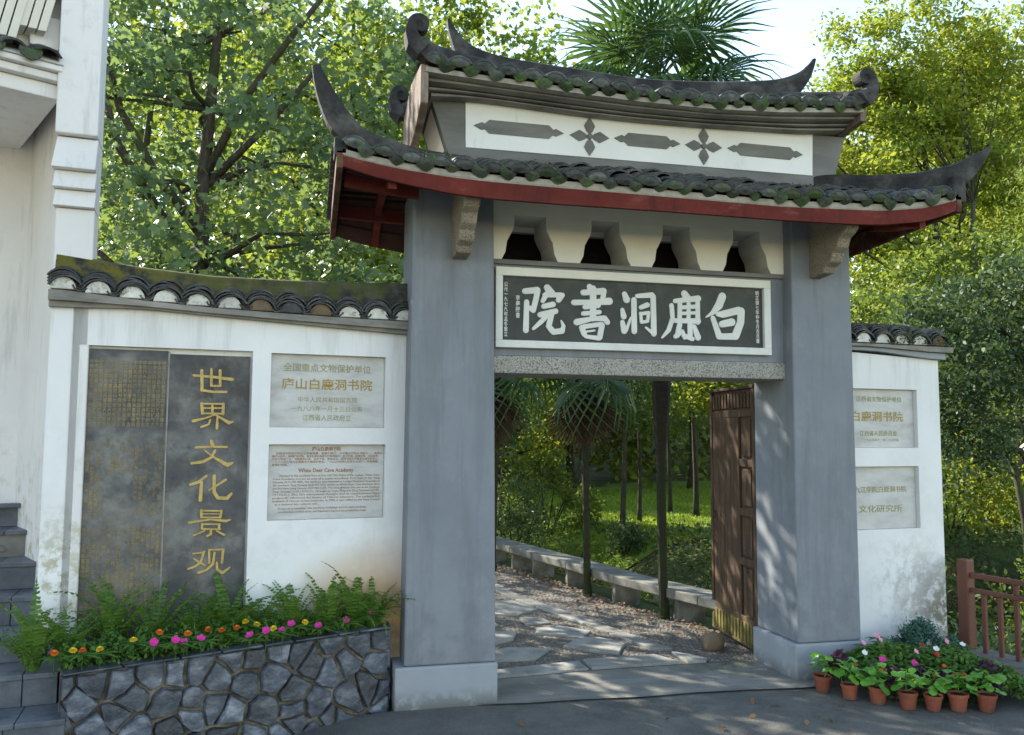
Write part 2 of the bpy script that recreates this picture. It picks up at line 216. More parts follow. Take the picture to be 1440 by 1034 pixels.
# ---------------------------------------------------------------- object helpers
BASE = {}
def setp(o, label=None, cat=None, group=None, kind=None):
    for k, v in (('label', label), ('category', cat), ('group', group), ('kind', kind)):
        if v: o[k] = v
    return o
def thing(name, label, cat, loc=(0, 0, 0), group=None, kind=None):
    o = bpy.data.objects.new(name, None); COL.objects.link(o); o.location = loc; o.empty_display_size = 0.1
    BASE[o.name] = Vector(loc); return setp(o, label, cat, group, kind)
def frame(P, deg, z=0.0):
    """local x along the wall, local y away from the viewer, z up"""
    a = R(deg); return Matrix(((math.cos(a), -math.sin(a), 0, P[0]), (math.sin(a), math.cos(a), 0, P[1]), (0, 0, 1, z), (0, 0, 0, 1)))
I4 = Matrix.Identity(4)
class MB:
    def __init__(s): s.v = []; s.f = []; s.c = []
    def add(s, vs, fs, m=None, col=None):
        b = len(s.v)
        s.v += [tuple(m @ Vector(p)) if m is not None else tuple(p) for p in vs]
        s.f += [tuple(i + b for i in f) for f in fs]
        s.c += [col] * len(fs) if col is not None else [0.5] * len(fs)
    def box(s, x0, x1, y0, y1, z0, z1, m=None):
        s.add([(x0, y0, z0), (x1, y0, z0), (x1, y1, z0), (x0, y1, z0), (x0, y0, z1), (x1, y0, z1), (x1, y1, z1), (x0, y1, z1)],
              [(0, 3, 2, 1), (4, 5, 6, 7), (0, 1, 5, 4), (1, 2, 6, 5), (2, 3, 7, 6), (3, 0, 4, 7)], m)
    def hexa(s, b, t, m=None):
        s.add(list(b) + list(t), [(0, 3, 2, 1), (4, 5, 6, 7), (0, 1, 5, 4), (1, 2, 6, 5), (2, 3, 7, 6), (3, 0, 4, 7)], m)
    def prism(s, poly, y0, y1, m=None, axis='y'):
        """extrude a polygon given in (x,z) along y, (y,z) along x or (x,y) along z"""
        n = len(poly)
        f = {'y': lambda p, d: (p[0], d, p[1]), 'x': lambda p, d: (d, p[0], p[1]), 'z': lambda p, d: (p[0], p[1], d)}[axis]
        s.add([f(p, y0) for p in poly] + [f(p, y1) for p in poly],
              [tuple(range(n)), tuple(range(2 * n - 1, n - 1, -1))] + [(i, i + n, (i + 1) % n + n, (i + 1) % n) for i in range(n)], m)
    def sections(s, secs, m=None, closed=True, caps=True):
        """loft equal-length point rings"""
        n = len(secs[0]); fs = []
        for i in range(len(secs) - 1):
            for k in range(n if closed else n - 1):
                a = i * n + k; b = i * n + (k + 1) % n; fs.append((a, b, b + n, a + n))
        if caps and closed: fs += [tuple(range(n))[::-1], tuple((len(secs) - 1) * n + k for k in range(n))]
        s.add([p for q in secs for p in q], fs, m)
    def tube(s, pts, rs, n=6, m=None):
        pts = [Vector(p) for p in pts]; secs = []; up = Vector((0.13, 0.21, 1)).normalized()
        for i, p in enumerate(pts):
            t = (pts[min(i + 1, len(pts) - 1)] - pts[max(i - 1, 0)]).normalized()
            if abs(t.dot(up)) > 0.95: up = Vector((1, 0.1, 0.05)).normalized()
            a = t.cross(up).normalized(); b = t.cross(a).normalized()
            secs.append([tuple(p + (a * math.cos(2 * math.pi * k / n) + b * math.sin(2 * math.pi * k / n)) * rs[i]) for k in range(n)])
        s.sections(secs, m)
    def sweep(s, pts, ws, hs, side=(0, 1, 0), m=None):
        """rounded ridge section swept on its centre line; side = horizontal width direction"""
        pts = [Vector(p) for p in pts]; side = Vector(side).normalized(); secs = []
        prof = [(-.5, -.5), (-.5, .2), (-.38, .42), (0, .5), (.38, .42), (.5, .2), (.5, -.5)]
        for i, p in enumerate(pts):
            t = (pts[min(i + 1, len(pts) - 1)] - pts[max(i - 1, 0)]).normalized()
            sd = (side - t * side.dot(t)).normalized(); up = t.cross(sd).normalized()
            if (i == 0 and up.z < 0) or (i and up.dot(pu) < 0): up = -up
            pu = up
            secs.append([tuple(p + sd * a * ws[i] + up * b * hs[i]) for a, b in prof])
        s.sections(secs, m)
    def mesh(s, name, material=None, base=(0, 0, 0), smooth=False):
        me = bpy.data.meshes.new(name); b = Vector(base)
        me.from_pydata([(p[0] - b.x, p[1] - b.y, p[2] - b.z) for p in s.v], [], s.f)
        if material: me.materials.append(material)
        if any(c != 0.5 for c in s.c):
            at = me.attributes.new('v', 'FLOAT', 'FACE'); at.data.foreach_set('value', s.c)
        me.validate(); me.update()
        if smooth: me.shade_smooth()
        return me
    def build(s, name, material, parent=None, loc=None, bevel=0, smooth=False, recalc=True):
        base = BASE[parent.name] if parent is not None else Vector(loc or (0, 0, 0))
        me = s.mesh(name, material, base)
        if recalc:
            import bmesh
            bm = bmesh.new(); bm.from_mesh(me); bmesh.ops.recalc_face_normals(bm, faces=bm.faces[:]); bm.to_mesh(me); bm.free()
        if smooth: me.shade_smooth()
        o = bpy.data.objects.new(name, me); COL.objects.link(o)
        if parent is not None: o.parent = parent
        else: o.location = base
        BASE[o.name] = base.copy()
        if bevel:
            b = o.modifiers.new('bevel', 'BEVEL'); b.width = bevel; b.segments = 2; b.limit_method = 'ANGLE'; b.angle_limit = R(35)
        return o
def box(name, material, parent, x0, x1, y0, y1, z0, z1, m=None, bevel=0, loc=None):
    b = MB(); b.box(x0, x1, y0, y1, z0, z1, m); return b.build(name, material, parent, loc, bevel)
def inst(name, me, parent, m):
    o = bpy.data.objects.new(name, me); COL.objects.link(o); o.parent = parent
    o.matrix_local = Matrix.Translation(-BASE[parent.name]) @ m
    BASE[o.name] = BASE[parent.name]; return o
def lerp(tab, x):
    xs = [t[0] for t in tab]; return float(np.interp(x, xs, [t[1] for t in tab]))
def basis(px, ax, ay, az):
    return Matrix(((ax[0], ay[0], az[0], px[0]), (ax[1], ay[1], az[1], px[1]), (ax[2], ay[2], az[2], px[2]), (0, 0, 0, 1)))
def npmesh(name, verts, nper, vals, material):
    """verts (K*nper,3): K polygons of nper corners each; vals (K,)"""
    K = len(verts) // nper; me = bpy.data.meshes.new(name)
    me.vertices.add(K * nper); me.vertices.foreach_set('co', verts.astype(np.float32).ravel())
    me.loops.add(K * nper); me.loops.foreach_set('vertex_index', np.arange(K * nper, dtype=np.int32))
    me.polygons.add(K); me.polygons.foreach_set('loop_start', np.arange(0, K * nper, nper, dtype=np.int32))
    me.polygons.foreach_set('loop_total', np.full(K, nper, dtype=np.int32))
    me.update(calc_edges=True); at = me.attributes.new('v', 'FLOAT', 'FACE'); at.data.foreach_set('value', vals.astype(np.float32))
    me.materials.append(material); return me
T_OVAL = np.array([[0, 0, 0], [0.26, 0.35, 0.05], [0.22, 0.7, 0.03], [0, 1, -0.06], [-0.22, 0.7, 0.03], [-0.26, 0.35, 0.05]], float)
T_DIAM = np.array([[0, 0, 0], [0.28, 0.45, 0.07], [0, 1, -0.04], [-0.28, 0.45, 0.07]], float)
T_MAPLE = np.array([[0, 0, 0], [.20, .02, .02], [.55, .05, -.02], [.38, .28, .02], [.62, .55, -.03], [.25, .55, .02], [0, 1, -.06], [-.25, .55, .02], [-.62, .55, -.03], [-.38, .28, .02], [-.55, .05, -.02], [-.20, .02, .02]], float)
T_LONG = np.array([[0, 0, 0], [0.12, 0.4, 0.05], [0, 1, -0.1], [-0.12, 0.4, 0.05]], float)
def leafmesh(name, pts, size, tmpl, material, flatness=1.0, down=0.0, vals=None, rnd=None):
    g = rnd or rng; n = len(pts); pts = np.asarray(pts, float)
    nrm = g.normal(size=(n, 3)); nrm[:, 2] += flatness; nrm /= np.linalg.norm(nrm, axis=1)[:, None]
    t = g.normal(size=(n, 3)); t[:, 2] -= down; t -= nrm * (t * nrm).sum(1)[:, None]; t /= np.linalg.norm(t, axis=1)[:, None]
    b = np.cross(nrm, t); sz = size * g.uniform(0.65, 1.25, n)
    V = pts[:, None, :] + sz[:, None, None] * (tmpl[None, :, 0:1] * b[:, None, :] + (tmpl[None, :, 1:2] - 0.4) * t[:, None, :] + tmpl[None, :, 2:3] * nrm[:, None, :])
    v = g.random(n) if vals is None else vals
    return npmesh(name, V.reshape(-1, 3), len(tmpl), v, material)
def link(name, me, parent=None, loc=None, base=None):
    o = bpy.data.objects.new(name, me); COL.objects.link(o)
    if parent is not None:
        o.parent = parent; BASE[o.name] = BASE[parent.name]
        b = BASE[parent.name]; me.transform(Matrix.Translation(-b))
    else: BASE[o.name] = Vector((0, 0, 0))
    return o
def text(name, s, material, parent, m, size, width=None, extrude=0.0015, align='CENTER', bold=0.0):
    """lettering built as real thin geometry; m maps the text plane (x right, y up) into the world"""
    c = bpy.data.curves.new(name, 'FONT'); c.body = s; c.size = size; c.align_x = align; c.align_y = 'CENTER'; c.extrude = extrude
    c.offset = bold; c.resolution_u = 2; c.space_character = 1.0
    o = bpy.data.objects.new(name, c); COL.objects.link(o)
    bpy.context.view_layer.update()
    me = bpy.data.meshes.new_from_object(o.evaluated_get(bpy.context.evaluated_depsgraph_get()))
    w = o.dimensions.x or 1; bpy.data.objects.remove(o)
    if width: me.transform(Matrix.Diagonal((width / w, 1, 1, 1)))
    me.name = name; me.materials.clear(); me.materials.append(material)
    b = BASE[parent.name]; me.transform(Matrix.Translation(-b) @ m)
    q = bpy.data.objects.new(name, me); COL.objects.link(q); q.parent = parent; BASE[q.name] = b
    return q
def wallm(F, s, y, z):
    """plane for lettering on a wall frame"""
    return F @ Matrix.Translation((s, y, z)) @ Matrix.Rotation(R(90), 4, 'X')
def strokes(mb, sts, tofun, depth=0.006, eps=0.00015):
    """brush strokes: tapered capsules, each at its own slight height"""
    for k, st in enumerate(sts):
        for j in range(len(st) - 1):
            (x0, z0, w0), (x1, z1, w1) = st[j], st[j + 1]
            d = math.hypot(x1 - x0, z1 - z0) or 1e-6; ux, uz = (x1 - x0) / d, (z1 - z0) / d; a0 = math.atan2(uz, ux)
            P = [(x0 + math.cos(a0 + R(a)) * w0 / 2, z0 + math.sin(a0 + R(a)) * w0 / 2) for a in range(90, 271, 30)]
            P += [(x1 + math.cos(a0 + R(a)) * w1 / 2, z1 + math.sin(a0 + R(a)) * w1 / 2) for a in range(-90, 91, 30)]
            dd = depth + eps * (k * 3 + j); n = len(P)
            c = (sum(p[0] for p in P) / n, sum(p[1] for p in P) / n)
            ins = [(c[0] + (p[0] - c[0]) * 0.92, c[1] + (p[1] - c[1]) * 0.92) for p in P]
            mb.add([tofun(p[0], 0, p[1]) for p in P] + [tofun(p[0], -dd * 0.6, p[1]) for p in P] + [tofun(p[0], -dd, p[1]) for p in ins],
                   [tuple(range(2 * n, 3 * n))] + [(i, (i + 1) % n, (i + 1) % n + n, i + n) for i in range(n)] + [(i + n, (i + 1) % n + n, (i + 1) % n + 2 * n, i + 2 * n) for i in range(n)])
def clip(poly, p, n):
    out = []; N = len(poly)
    for i in range(N):
        a = poly[i]; b = poly[(i + 1) % N]
        da = (a[0] - p[0]) * n[0] + (a[1] - p[1]) * n[1]; db = (b[0] - p[0]) * n[0] + (b[1] - p[1]) * n[1]
        if da <= 0: out.append(a)
        if da * db < 0:
            t = da / (da - db); out.append((a[0] + (b[0] - a[0]) * t, a[1] + (b[1] - a[1]) * t))
    return out
def voronoi(rect, seeds, gap):
    cells = []
    for i, s in enumerate(seeds):
        P = list(rect)
        for j, q in enumerate(seeds):
            if j == i: continue
            d = (q[0] - s[0], q[1] - s[1]); l = math.hypot(*d)
            if l < 1e-6: continue
            nn = (d[0] / l, d[1] / l); P = clip(P, ((s[0] + q[0]) / 2 - nn[0] * gap / 2, (s[1] + q[1]) / 2 - nn[1] * gap / 2), nn)
            if len(P) < 3: break
        if len(P) >= 3: cells.append(P)
    return cells
def inside(P, x, y):
    c = False; n = len(P)
    for i in range(n):
        x0, y0 = P[i]; x1, y1 = P[(i + 1) % n]
        if (y0 > y) != (y1 > y) and x < (x1 - x0) * (y - y0) / (y1 - y0) + x0: c = not c
    return c

STROKES = '{"plaque":[[[[1.434,2.739,0.042],[1.523,2.75,0.048]],[[1.527,2.75,0.042],[1.513,2.683,0.042],[1.495,2.606,0.038]],[[1.47,2.623,0.035],[1.495,2.606,0.038]],[[1.447,2.663,0.038],[1.442,2.466,0.043]],[[1.595,2.771,0.049],[1.627,2.73,0.059]],[[1.563,2.675,0.032],[1.588,2.722,0.041]],[[1.577,2.718,0.035],[1.696,2.723,0.038]],[[1.707,2.723,0.035],[1.678,2.687,0.042]],[[1.57,2.637,0.038],[1.638,2.654,0.042]],[[1.545,2.577,0.042],[1.656,2.606,0.042]],[[1.595,2.575,0.035],[1.552,2.529,0.035],[1.496,2.478,0.024]],[[1.628,2.591,0.041],[1.606,2.499,0.042],[1.639,2.459,0.043],[1.703,2.468,0.042],[1.714,2.503,0.028],[1.696,2.541,0.012]]],[[[1.908,2.792,0.043],[1.93,2.751,0.054]],[[1.86,2.748,0.042],[2.012,2.765,0.05]],[[2.015,2.762,0.039],[2.004,2.697,0.039]],[[1.791,2.674,0.042],[1.923,2.681,0.039],[2.056,2.694,0.054]],[[1.934,2.779,0.049],[1.933,2.567,0.049]],[[1.871,2.644,0.034],[1.974,2.659,0.034]],[[1.86,2.598,0.034],[1.981,2.613,0.034]],[[1.812,2.535,0.049],[1.922,2.563,0.035],[2.018,2.57,0.043],[2.04,2.543,0.042]],[[1.849,2.497,0.042],[1.867,2.452,0.042]],[[1.863,2.505,0.035],[1.996,2.527,0.035]],[[2.0,2.52,0.042],[1.981,2.432,0.043]],[[1.885,2.471,0.015],[1.944,2.48,0.015]],[[1.878,2.435,0.028],[1.973,2.426,0.035]]],[[[2.172,2.751,0.04],[2.187,2.712,0.053]],[[2.154,2.636,0.032],[2.164,2.59,0.046]],[[2.154,2.547,0.036],[2.167,2.485,0.047]],[[2.182,2.491,0.029],[2.216,2.578,0.016],[2.235,2.6,0.014]],[[2.242,2.711,0.043],[2.244,2.486,0.044]],[[2.267,2.741,0.032],[2.381,2.753,0.043]],[[2.39,2.743,0.043],[2.394,2.474,0.045]],[[2.39,2.473,0.029],[2.333,2.514,0.018]],[[2.296,2.66,0.034],[2.346,2.68,0.039]],[[2.292,2.617,0.025],[2.299,2.552,0.025]],[[2.296,2.613,0.026],[2.353,2.623,0.029]],[[2.353,2.619,0.026],[2.345,2.561,0.026]],[[2.299,2.552,0.025],[2.345,2.56,0.024]]],[[[2.636,2.775,0.051],[2.659,2.74,0.062]],[[2.561,2.718,0.033],[2.745,2.744,0.048]],[[2.534,2.684,0.036],[2.541,2.59,0.036],[2.509,2.503,0.036],[2.458,2.447,0.016]],[[2.6,2.708,0.037],[2.595,2.578,0.036]],[[2.668,2.704,0.032],[2.665,2.573,0.032]],[[2.739,2.729,0.036],[2.739,2.569,0.04]],[[2.596,2.671,0.031],[2.736,2.684,0.031]],[[2.56,2.573,0.036],[2.743,2.577,0.043]],[[2.595,2.627,0.026],[2.728,2.637,0.026]],[[2.598,2.563,0.039],[2.578,2.469,0.042]],[[2.562,2.458,0.036],[2.617,2.499,0.026]],[[2.676,2.566,0.04],[2.675,2.465,0.04]],[[2.624,2.467,0.036],[2.694,2.444,0.036]],[[2.707,2.538,0.033],[2.737,2.456,0.05]],[[2.617,2.492,0.029],[2.632,2.449,0.028]]],[[[2.939,2.767,0.062],[2.91,2.7,0.063],[2.862,2.646,0.037],[2.806,2.609,0.01]],[[2.861,2.602,0.04],[2.907,2.476,0.051]],[[2.901,2.633,0.036],[2.941,2.635,0.055],[3.07,2.669,0.056]],[[3.09,2.663,0.059],[3.084,2.581,0.059],[3.042,2.481,0.063]],[[2.907,2.469,0.047],[3.042,2.473,0.052]],[[2.932,2.561,0.052],[3.012,2.579,0.059]]]],"stele":[[[[0.031,2.106,0.015],[0.136,2.101,0.016],[0.264,2.087,0.022]],[[0.078,2.138,0.02],[0.083,2.012,0.019]],[[0.079,2.014,0.018],[0.153,2.004,0.016],[0.23,2.006,0.017]],[[0.135,2.15,0.015],[0.138,2.043,0.018]],[[0.188,2.141,0.019],[0.191,2.045,0.017]],[[0.137,2.042,0.013],[0.194,2.043,0.013]]],[[[0.084,1.928,0.019],[0.091,1.867,0.02]],[[0.079,1.928,0.011],[0.214,1.929,0.013]],[[0.214,1.929,0.018],[0.214,1.864,0.019]],[[0.09,1.9,0.01],[0.209,1.902,0.01]],[[0.091,1.867,0.011],[0.21,1.866,0.011]],[[0.148,1.929,0.015],[0.15,1.862,0.016]],[[0.164,1.859,0.011],[0.112,1.837,0.012],[0.037,1.817,0.021]],[[0.167,1.859,0.011],[0.214,1.831,0.017],[0.251,1.808,0.023],[0.275,1.816,0.013]],[[0.138,1.827,0.012],[0.13,1.797,0.013],[0.085,1.78,0.014]],[[0.181,1.838,0.014],[0.18,1.771,0.019]]],[[[0.149,1.691,0.021],[0.16,1.663,0.024]],[[0.059,1.651,0.016],[0.15,1.656,0.012],[0.244,1.654,0.016]],[[0.174,1.632,0.017],[0.153,1.588,0.017],[0.101,1.561,0.02],[0.036,1.552,0.017]],[[0.109,1.635,0.008],[0.166,1.59,0.014],[0.25,1.539,0.026],[0.28,1.553,0.014]]],[[[0.127,1.473,0.015],[0.079,1.433,0.018],[0.035,1.419,0.019]],[[0.099,1.433,0.02],[0.096,1.32,0.023]],[[0.174,1.472,0.021],[0.176,1.37,0.022],[0.2,1.333,0.022],[0.254,1.329,0.023],[0.279,1.357,0.017]],[[0.243,1.446,0.017],[0.143,1.381,0.009]]],[[[0.103,1.259,0.016],[0.106,1.215,0.018]],[[0.1,1.256,0.01],[0.226,1.251,0.011]],[[0.224,1.252,0.015],[0.217,1.21,0.017]],[[0.105,1.236,0.007],[0.22,1.232,0.007]],[[0.106,1.214,0.01],[0.217,1.21,0.011]],[[0.034,1.183,0.015],[0.158,1.2,0.011],[0.251,1.187,0.018],[0.281,1.194,0.008]],[[0.111,1.172,0.015],[0.112,1.143,0.016]],[[0.111,1.172,0.009],[0.215,1.168,0.01]],[[0.214,1.168,0.015],[0.211,1.138,0.016]],[[0.108,1.142,0.01],[0.219,1.136,0.011]],[[0.165,1.136,0.015],[0.165,1.109,0.017],[0.142,1.097,0.011]],[[0.128,1.131,0.009],[0.061,1.103,0.011]],[[0.197,1.128,0.009],[0.246,1.1,0.014]]],[[[0.064,0.991,0.009],[0.126,0.995,0.012]],[[0.129,1.0,0.014],[0.109,0.933,0.015],[0.077,0.911,0.015],[0.039,0.898,0.012]],[[0.072,0.958,0.011],[0.138,0.913,0.01]],[[0.158,1.009,0.014],[0.161,0.929,0.015]],[[0.159,1.01,0.009],[0.244,1.01,0.012]],[[0.242,1.008,0.017],[0.236,0.927,0.016]],[[0.191,0.991,0.013],[0.183,0.922,0.017],[0.146,0.887,0.016],[0.098,0.872,0.016]],[[0.206,0.928,0.014],[0.209,0.888,0.017],[0.242,0.865,0.02],[0.283,0.894,0.011]]]]}'
# ---------------------------------------------------------------- ground
def ax(*seg):
    o = []
    for a, b, s in seg: o += list(np.arange(a, b, s))
    return np.array(o)
BL = [(6.6, 3.66), (7.47, 3.42), (8.35, 3.13), (9.4, 2.93), (10.2, 2.74), (10.8, 2.60), (14, 1.9), (20, 0.6)]     # (Y, X) line of the bench front
def benchx(Y): return float(np.interp(Y, [b[0] for b in BL], [b[1] for b in BL]))
def sm(x, a, b): t = min(max((x - a) / (b - a), 0), 1); return t * t * (3 - 2 * t)
def ground_z(X, Y):
    z = 0.0
    d = X - benchx(Y)
    if Y > 6.2:
        dip = -0.75 * sm(d, 0.5, 1.4) * (1 - sm(d, 2.2, 4.2)); z += dip * sm(Y, 6.2, 7.5) * (1 - sm(Y, 22, 30))
    z += -1.6 * sm(X, 5.35, 7.2) * (1 - sm(Y, 7.5, 11.5)) * (1 - 0 * X)
    r = math.hypot(X, Y)
    z += 0.12 * math.sin(X * 0.9 + 1) * math.sin(Y * 0.7) * sm(Y, 11, 14) * 0.6
    z += 13 * sm(r, 24, 95) * sm(Y, 8, 30)
    z += 60 * sm(r, 90, 900) * sm(Y, 8, 200)
    z += -0.08 * max(0.6 - X, 0) * (1 - sm(Y, 5.6, 6.2)) if Y < 6.2 else 0
    if Y < 5.75 and X < 5.3: z -= 0.06
    if Y >= 5.6 and X < 5.3 and Y < 30: z -= 0.012
    return max(z, -3.0)
gx = ax((-900, -60, 60), (-60, -12, 3), (-12, 0, 0.8), (0, 9, 0.22), (9, 26, 0.8), (26, 80, 4), (80, 901, 60))
gy = ax((-300, -20, 40), (-20, 4, 1.5), (4, 16, 0.22), (16, 40, 0.8), (40, 120, 5), (120, 901, 60))
b = MB(); nx, ny = len(gx), len(gy)
b.add([(x, y, ground_z(x, y)) for y in gy for x in gx], [(j * nx + i, j * nx + i + 1, (j + 1) * nx + i + 1, (j + 1) * nx + i) for j in range(ny - 1) for i in range(nx - 1)])
setp(b.build('terrain', M['ground'], smooth=True), kind='structure')
def roadz(X): return -0.08 * max(0.6 - X, 0)
b = MB(); rows = ax((-25, 3, 2), (3, 5.75, 0.25)); n = 40; vs_ = []
for y in rows:
    xm = 4.92 + (5.57 - y) * 0.2 if y > 0 else 6.0
    xm = min(xm, 6.5)
    for i in range(n): x = -14 + (xm + 14) * i / (n - 1); vs_.append((x, y, roadz(x) - 0.004))
b.add(vs_, [(j * n + i, j * n + i + 1, (j + 1) * n + i + 1, (j + 1) * n + i) for j in range(len(rows) - 1) for i in range(n - 1)])
setp(b.build('road', M['asphalt'], smooth=True), kind='structure')
b = MB()
back = [(1.10, 6.02), (1.33, 5.97), (1.7, 6.02), (2.06, 6.05), (2.73, 6.05), (3.08, 6.03), (3.3, 6.02), (3.6, 6.1)]
fr = [(1.10, 5.47), (1.4, 5.43), (1.8, 5.41), (2.2, 5.39), (2.6, 5.39), (3.0, 5.37), (3.35, 5.34), (3.6, 5.33)]
vv = []
for k, P in enumerate((fr, back)): vv += [(x, y + (random.uniform(-.012, .012)), 0.008) for x, y in P]
b.add(vv, [(i, i + 1, i + 9, i + 8) for i in range(7)])
setp(b.build('threshold', M['concrete']), kind='structure')
# paved path behind the gate
path = setp(thing('paved_path', None, None, (2.0, 7.5, 0)), kind='structure')
b = MB(); ys = np.arange(5.9, 20, 0.3); b.add([(x, y, 0.004) for y in ys for x in (-1.0, 1.0 if y < 12 else 0.2, benchx(y) - (0.0 if y < 9 else 0.1))],
    [(i * 3 + k, i * 3 + k + 1, i * 3 + k + 4, i * 3 + k + 3) for i in range(len(ys) - 1) for k in (0, 1)])
b.build('path_bed', M['pathbed'], path)
pav = [[(2.02, 7.4), (2.25, 7.47), (2.47, 7.21), (2.29, 7.0), (2.14, 7.1), (1.95, 7.24)], [(2.07, 6.73), (2.29, 7.0), (2.44, 6.95), (2.6, 6.71), (2.43, 6.42), (2.21, 6.57)],
       [(1.45, 7.4), (1.8, 7.3), (1.71, 7.05), (1.4, 6.85)], [(1.40, 6.72), (1.62, 6.81), (1.96, 6.69), (1.74, 6.40), (1.38, 6.42)],
       [(1.22, 5.99), (1.30, 6.16), (2.04, 6.29), (2.05, 6.07), (1.58, 6.02)], [(2.09, 6.30), (2.70, 6.34), (2.80, 6.08), (2.08, 6.07)],
       [(1.75, 8.72), (2.11, 8.66), (2.24, 8.19), (1.99, 7.98), (1.72, 8.07)], [(1.98, 7.88), (2.2, 7.82), (2.21, 7.58), (1.96, 7.56)],
       [(2.86, 6.40), (3.06, 6.15), (3.0, 6.08), (2.85, 6.08)], [(1.3, 8.0), (1.68, 7.98), (1.7, 7.6), (1.35, 7.55)],
       [(1.5, 9.6), (1.95, 9.55), (2.0, 9.0), (1.65, 8.85)], [(1.1, 9.0), (1.55, 8.8), (1.4, 8.3), (1.1, 8.4)], [(1.4, 10.6), (1.85, 10.5), (1.8, 9.9), (1.35, 9.95)],
       [(0.8, 7.2), (1.25, 7.3), (1.2, 6.7), (0.8, 6.6)], [(0.6, 8.3), (0.95, 8.2), (0.9, 7.6), (0.5, 7.7)], [(1.1, 11.9), (1.6, 11.7), (1.5, 10.95), (1.0, 11.1)]]
random.seed(3)
for P in pav:
    c = (sum(p[0] for p in P) / len(P), sum(p[1] for p in P) / len(P)); b = MB()
    Q = []
    for i in range(len(P)):          # slightly broken outline
        p, q = P[i], P[(i + 1) % len(P)]
        for t in (0, 0.5):
            Q.append((p[0] + (q[0] - p[0]) * t + random.uniform(-.012, .012), p[1] + (q[1] - p[1]) * t + random.uniform(-.012, .012)))
    z = random.uniform(0.019, 0.026)
    b.prism(Q, -0.02, z, axis='z'); b.build('paving_stone', M['paver'], path, bevel=0.006)
bord = [(1.95, 10.6), (2.06, 9.95), (2.13, 9.2), (2.22, 8.75), (2.33, 8.33), (2.44, 7.93), (2.56, 7.5), (2.66, 7.1), (2.75, 6.75), (2.83, 6.46)]
bpolys = []
for i in range(len(bord) - 1):
    (x0, y0), (x1, y1) = bord[i], bord[i + 1]; w = 0.075
    P = [(x0 - w, y0 - .006), (x0 + w, y0 - .006), (x1 + w, y1 + .008), (x1 - w, y1 + .008)]; bpolys.append(P)
    b = MB(); b.prism(P, -0.02, random.uniform(0.022, 0.028), axis='z'); b.build('border_stone', M['paver'], path, bevel=0.006)
b = MB(); allp = pav + bpolys; cnt = 0
y = 5.98
while y < 12.5:
    st = 0.036 + (y - 6) * 0.0045; x = 0.5
    while x < benchx(y) + 0.05:
        px, py = x + random.uniform(-.3, .3) * st, y + random.uniform(-.3, .3) * st; x += st
        if px < 1.15 and py > 7.5 or px > 3.0 and py < 6.05: continue
        if px / py < 0.17: continue
        if any(inside(P, px, py) or inside(P, px + .018, py) or inside(P, px - .018, py) for P in allp): continue
        if py < 6.08 and px < 3.4: continue
        r = st * random.uniform(0.50, 0.66); an = random.uniform(0, 6.28); el = random.uniform(0.65, 1); h = random.uniform(0.005, 0.010)
        ring = lambda k, zz: [(px + math.cos(an) * r * k * math.cos(t) - math.sin(an) * r * k * el * math.sin(t), py + math.sin(an) * r * k * math.cos(t) + math.cos(an) * r * k * el * math.sin(t), zz) for t in [i * 1.0472 for i in range(6)]]
        vs_ = ring(1, 0.002) + ring(0.62, h)
        b.add(vs_, [(i, (i + 1) % 6, (i + 1) % 6 + 6, i + 6) for i in range(6)] + [tuple(range(6, 12))]); cnt += 1
    y += st * 0.9
setp(b.build('cobbles', M['pebble'], path, smooth=False), kind='stuff')
# lawn
lawn = [(3.6, 12.9), (5.2, 13.2), (9, 12.6), (16, 14), (20, 22), (14, 27), (6, 26), (1.5, 20)]
b = MB(); gxs = np.arange(1, 21, 0.6); gys = np.arange(12, 28, 0.6); idx = {}
for y in gys:
    for x in gxs:
        if all(inside(lawn, x + dx, y + dy) for dx in (0, .6) for dy in (0, .6)):
            b.add([(x + dx, y + dy, ground_z(x + dx, y + dy) + 0.03) for dx, dy in ((0, 0), (.6, 0), (.6, .6), (0, .6))], [(0, 1, 2, 3)])
setp(b.build('lawn', M['grassground'], smooth=True), kind='structure')
g = np.random.default_rng(11); pts = []
while len(pts) < 34000:
    x = g.uniform(2, 14); y = 12.8 + (g.random() ** 1.6) * 12
    if inside(lawn, x, y) and math.sin(x * 3.1) + math.sin(y * 2.3 + x) + g.normal() > -1.3: pts.append((x, y, ground_z(x, y) + 0.05))
me = leafmesh('lawn_grass', pts, 0.10, T_LONG, M['grass'], flatness=-0.2, down=-1.6, rnd=g)
setp(link('lawn_grass', me), 'short sunlit yellow green lawn beyond the ditch', 'grass', kind='stuff')

# ---------------------------------------------------------------- gateway
G = thing('gateway', 'grey plastered gateway with curved double tiled roof and white lettered plaque', 'gateway', (2.3, 5.5, 0))
def pillar(x0, x1, tl, tr):
    b = MB(); b.hexa([(x0 - tl, 5.5, 0.26), (x1 + tr, 5.5, 0.26), (x1 + tr, 6.07, 0.26), (x0 - tl, 6.07, 0.26)], [(x0, 5.5, 3.432), (x1, 5.5, 3.432), (x1, 6.07, 3.432), (x0, 6.07, 3.432)])
    p = b.build('pillar', M['grey'], G, bevel=0.012)
    b = MB(); b.box(x0 - tl - .03 - (.03 if x0 < 2 else 0), x1 + tr + .012, 5.482, 6.09, -0.3, 0.258); b.build('pillar_base', M['plinth'], p, bevel=0.012)
    return p
pillar(0.641, 1.186, 0.02, 0.035); pillar(3.452, 3.946, 0.01, 0.012)
